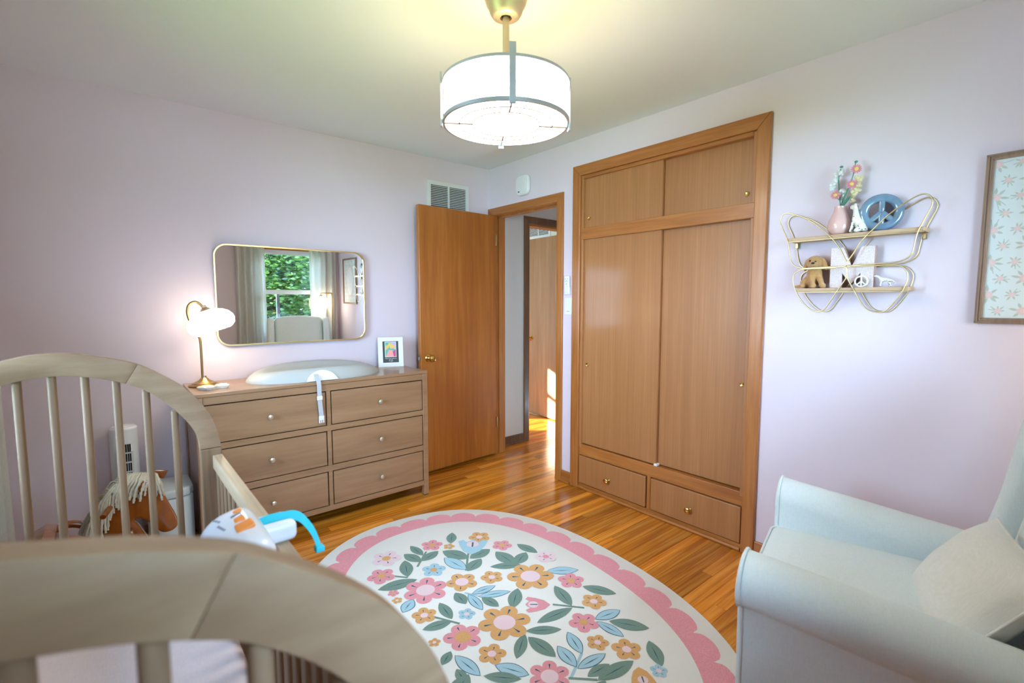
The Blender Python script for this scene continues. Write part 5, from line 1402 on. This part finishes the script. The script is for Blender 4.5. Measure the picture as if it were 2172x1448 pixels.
for s in (-1, 1):
    ys = [0.420, 0.417, 0.405, 0.34, 0.24, 0.12, 0.0, -0.12, -0.24, -0.33]
    ks = [0.90, 0.97, 1.0, 1, 1, 1, 1, 1, 1, 1]
    mb = MB(); vs = []; fs = []; rings_ = []
    for y, k in zip(ys, ks):
        dz = -0.075 * (0.405 - y) / 0.65 if y < 0.405 else 0.0
        rings_.append([(x, y, z) for x, z in arm_section(s, k, dz, 0.012 * max(0, y / 0.4))])
    nn = len(rings_[0])
    for r_ in rings_: vs += r_
    for i in range(len(ys) - 1):
        for k in range(nn):
            f = (i * nn + k, i * nn + (k + 1) % nn, (i + 1) * nn + (k + 1) % nn, (i + 1) * nn + k); fs.append(f if s < 0 else f[::-1])
    fs += [tuple(range(nn)), tuple((len(ys) - 1) * nn + k for k in range(nn))]
    ao = mb.add(vs, fs).build('arm', 'armchair_linen', t_, smooth=50)
    MB().tube([Vector((x, 0.409, z)) for x, z in arm_section(s, 1.008, 0, 0.012)], 0.0042, 6, closed=True).build('piping', 'armchair_linen', ao, smooth=60)
MB().bbox(-0.285, 0.285, -0.33, 0.385, 0.15, 0.325, 0.015, 3).build('seat_base', 'armchair_linen', t_, smooth=50)
so_ = MB().soft((0.552, 0.66, 0.150), 0.035, (0.0, 0.012, 0.016), Matrix.Translation((0, 0.095, 0.388))).build('seat_cushion', 'armchair_linen', t_, smooth=60)
MB().tube([Vector((a, b, 0.452)) for a, b in rrect(-0.272, 0.272, -0.228, 0.424, 0.03, 5)], 0.0042, 6, closed=True).build('piping', 'armchair_linen', so_, smooth=60)
lean = Matrix.Translation((0, -0.335, 0.74)) @ Matrix.Rotation(math.radians(12), 4, 'X')
def back_taper(p):
    q = Vector(p)
    if q.z > 0.2: q.z += 0.028 * (1 - (q.x / 0.3) ** 2)
    return q
MB().soft((0.58, 0.13, 0.66), 0.05, (0, 0.022, 0), lean, taper=back_taper, n=10).build('backrest', 'armchair_linen', t_, smooth=60)
wing = [(-0.190, 0.500), (-0.176, 0.545), (-0.192, 0.620), (-0.212, 0.710), (-0.228, 0.810), (-0.240, 0.900), (-0.256, 0.975), (-0.285, 1.030), (-0.320, 1.062), (-0.390, 1.065), (-0.445, 1.035), (-0.455, 0.98), (-0.420, 0.80), (-0.360, 0.48), (-0.28, 0.455)]
wing = [tuple(v[:2]) for v in smoothpath([(a, b, 0) for a, b in wing], 4, closed=True)]
for s in (-1, 1):
    x0 = 0.292 if s > 0 else -0.376
    wo = MB().prism(wing, 0.084, lambda a, b, d: (x0 + d, a, b), 0.030, 5).build('wing', 'armchair_linen', t_, smooth=50)
for sx in (-1, 1):
    for y in (-0.30, 0.36):
        MB().tube([(sx * 0.32, y, 0.0), (sx * 0.32, y, 0.155)], [0.016, 0.024], 14).build('leg', 'trim_wood', t_, smooth=50)
# cushion
t2 = thing('throw_pillow', 'plump pale linen pillow lying in the armchair', 'pillow', (0, 0, 0))
pc = Vector((-0.790, -3.190, 0.572))
t2.location = pc; t2.rotation_euler = (math.radians(37), math.radians(2), TH + math.radians(4))
mb = MB(); n_ = 22; vs = []; fs = []
PW, PH = 0.238, 0.158
def pil(u, v, s):
    e = (1 - abs(u) ** 2.6) * (1 - abs(v) ** 2.6); th = 0.070 * max(0, e) ** 0.55
    k = 1 - 0.055 * (1 - abs(u) ** 3) * abs(v) ** 3; k2 = 1 - 0.07 * (1 - abs(v) ** 3) * abs(u) ** 3
    wr = 0.0035 * math.sin(9 * u + 3 * v) * math.sin(6 * v - 2 * u) * e
    return (PW * u * k2, s * th + wr, PH * v * k)
for s in (1, -1):
    for i in range(n_ + 1):
        for j in range(n_ + 1): vs.append(pil(-1 + 2 * i / n_, -1 + 2 * j / n_, s))
for si in (0, 1):
    o_ = si * (n_ + 1) ** 2
    for i in range(n_):
        for j in range(n_):
            q = o_ + i * (n_ + 1) + j; f = (q, q + 1, q + n_ + 2, q + n_ + 1); fs.append(f if si == 0 else f[::-1])
mb.add(vs, fs).build('cover', 'pillow_linen', t2, smooth=70)
rim = [pil(-1 + 2 * i / 20, -1, 0) for i in range(21)] + [pil(1, -1 + 2 * i / 20, 0) for i in range(1, 21)] + [pil(1 - 2 * i / 20, 1, 0) for i in range(1, 21)] + [pil(-1, 1 - 2 * i / 20, 0) for i in range(1, 20)]
MB().tube(rim, 0.003, 6, closed=True).build('seam', 'pillow_linen', t2, smooth=60)

# ================================================================== FLOOR LAMP BEHIND THE ARMCHAIR
t_ = thing('floor_lamp', 'slim brass floor lamp with a glowing white globe', 'lamp', (-0.155, -3.62, 0))
MB().lathe([(0.0, 0.0), (0.12, 0.0), (0.12, 0.014), (0.112, 0.019), (0.0, 0.020)], 40).build('base', 'antique_brass', t_, smooth=35)
MB().tube([(0, 0, 0.015), (0, 0, 1.40)], 0.008, 12).build('pole', 'antique_brass', t_, smooth=40)
MB().tube([(0.006, 0, 1.40), (-0.155, 0.02, 1.40), (-0.155, 0.02, 1.36)], 0.007, 10).build('arm', 'antique_brass', t_, smooth=40)
MB().lathe([(0.0, 1.375), (0.012, 1.375), (0.03, 1.365), (0.03, 1.352), (0.0, 1.352)], 24, c=(-0.155, 0.02, 0)).build('globe_cap', 'antique_brass', t_, smooth=35)
MB().ball((-0.155, 0.02, 1.262), 0.098, 32, 20).build('globe', 'globe_glow', t_, smooth=60)

# ================================================================== GARDEN
struct(MB().box(-14, 10, -16, YF - 0.3, -0.62, -0.6).box(-14, XL - 0.3, YF - 0.3, 8, -0.62, -0.6).build('ground', 'lawn'))
def tree(label, c, rx, rz, n_, seed, leaf=(0.035, 0.075)):
    th = thing('garden_tree', label, 'tree', (c[0], c[1], -0.6))
    rg = random.Random(seed); mb = MB(); vs = []; fs = []
    for k in range(n_):
        v = Vector((rg.gauss(0, 1), rg.gauss(0, 1), rg.gauss(0, 1))); v.normalize(); v *= rg.uniform(0.0, 1.0) ** 0.5
        p = Vector((v.x * rx, v.y * rx, c[2] + 0.6 + v.z * rz))
        q = Matrix.Rotation(rg.uniform(0, 6.3), 3, 'Z') @ Matrix.Rotation(rg.uniform(-1.2, 1.2), 3, 'X')
        s = rg.uniform(*leaf)
        o = len(vs); vs += [p + q @ Vector(w) * s for w in ((-1, 0, 0), (-0.1, -0.55, 0.1), (1, 0, 0.05), (-0.1, 0.55, 0.1))]; fs.append((o, o + 1, o + 2, o + 3))
    fo = mb.add(vs, fs).build('foliage', 'foliage', th); fo['kind'] = 'stuff'
    tz = c[2] + 0.6
    MB().tube([(0, 0, 0), (0.05, 0, tz * 0.5), (0, 0.05, tz)], [0.12, 0.1, 0.06], 10).build('trunk', 'bark', th, smooth=50)
tree('leafy garden tree seen in the mirror through the window', (0.0, -7.6, 1.5), 1.45, 2.0, 15000, 1)
tree('second leafy tree further along beyond the window', (2.8, -8.8, 1.4), 1.2, 1.8, 11000, 2)
tree('leafy tree low beside the other garden trees', (0.9, -12.4, 2.6), 2.6, 3.4, 14000, 3, (0.08, 0.15))
tree('unseen dense tree added to block the sun at the crib window', (-12.0, 5.0, 3.6), 2.4, 2.6, 16000, 4, (0.14, 0.22))  # out of view, added to keep direct sun off the armchair
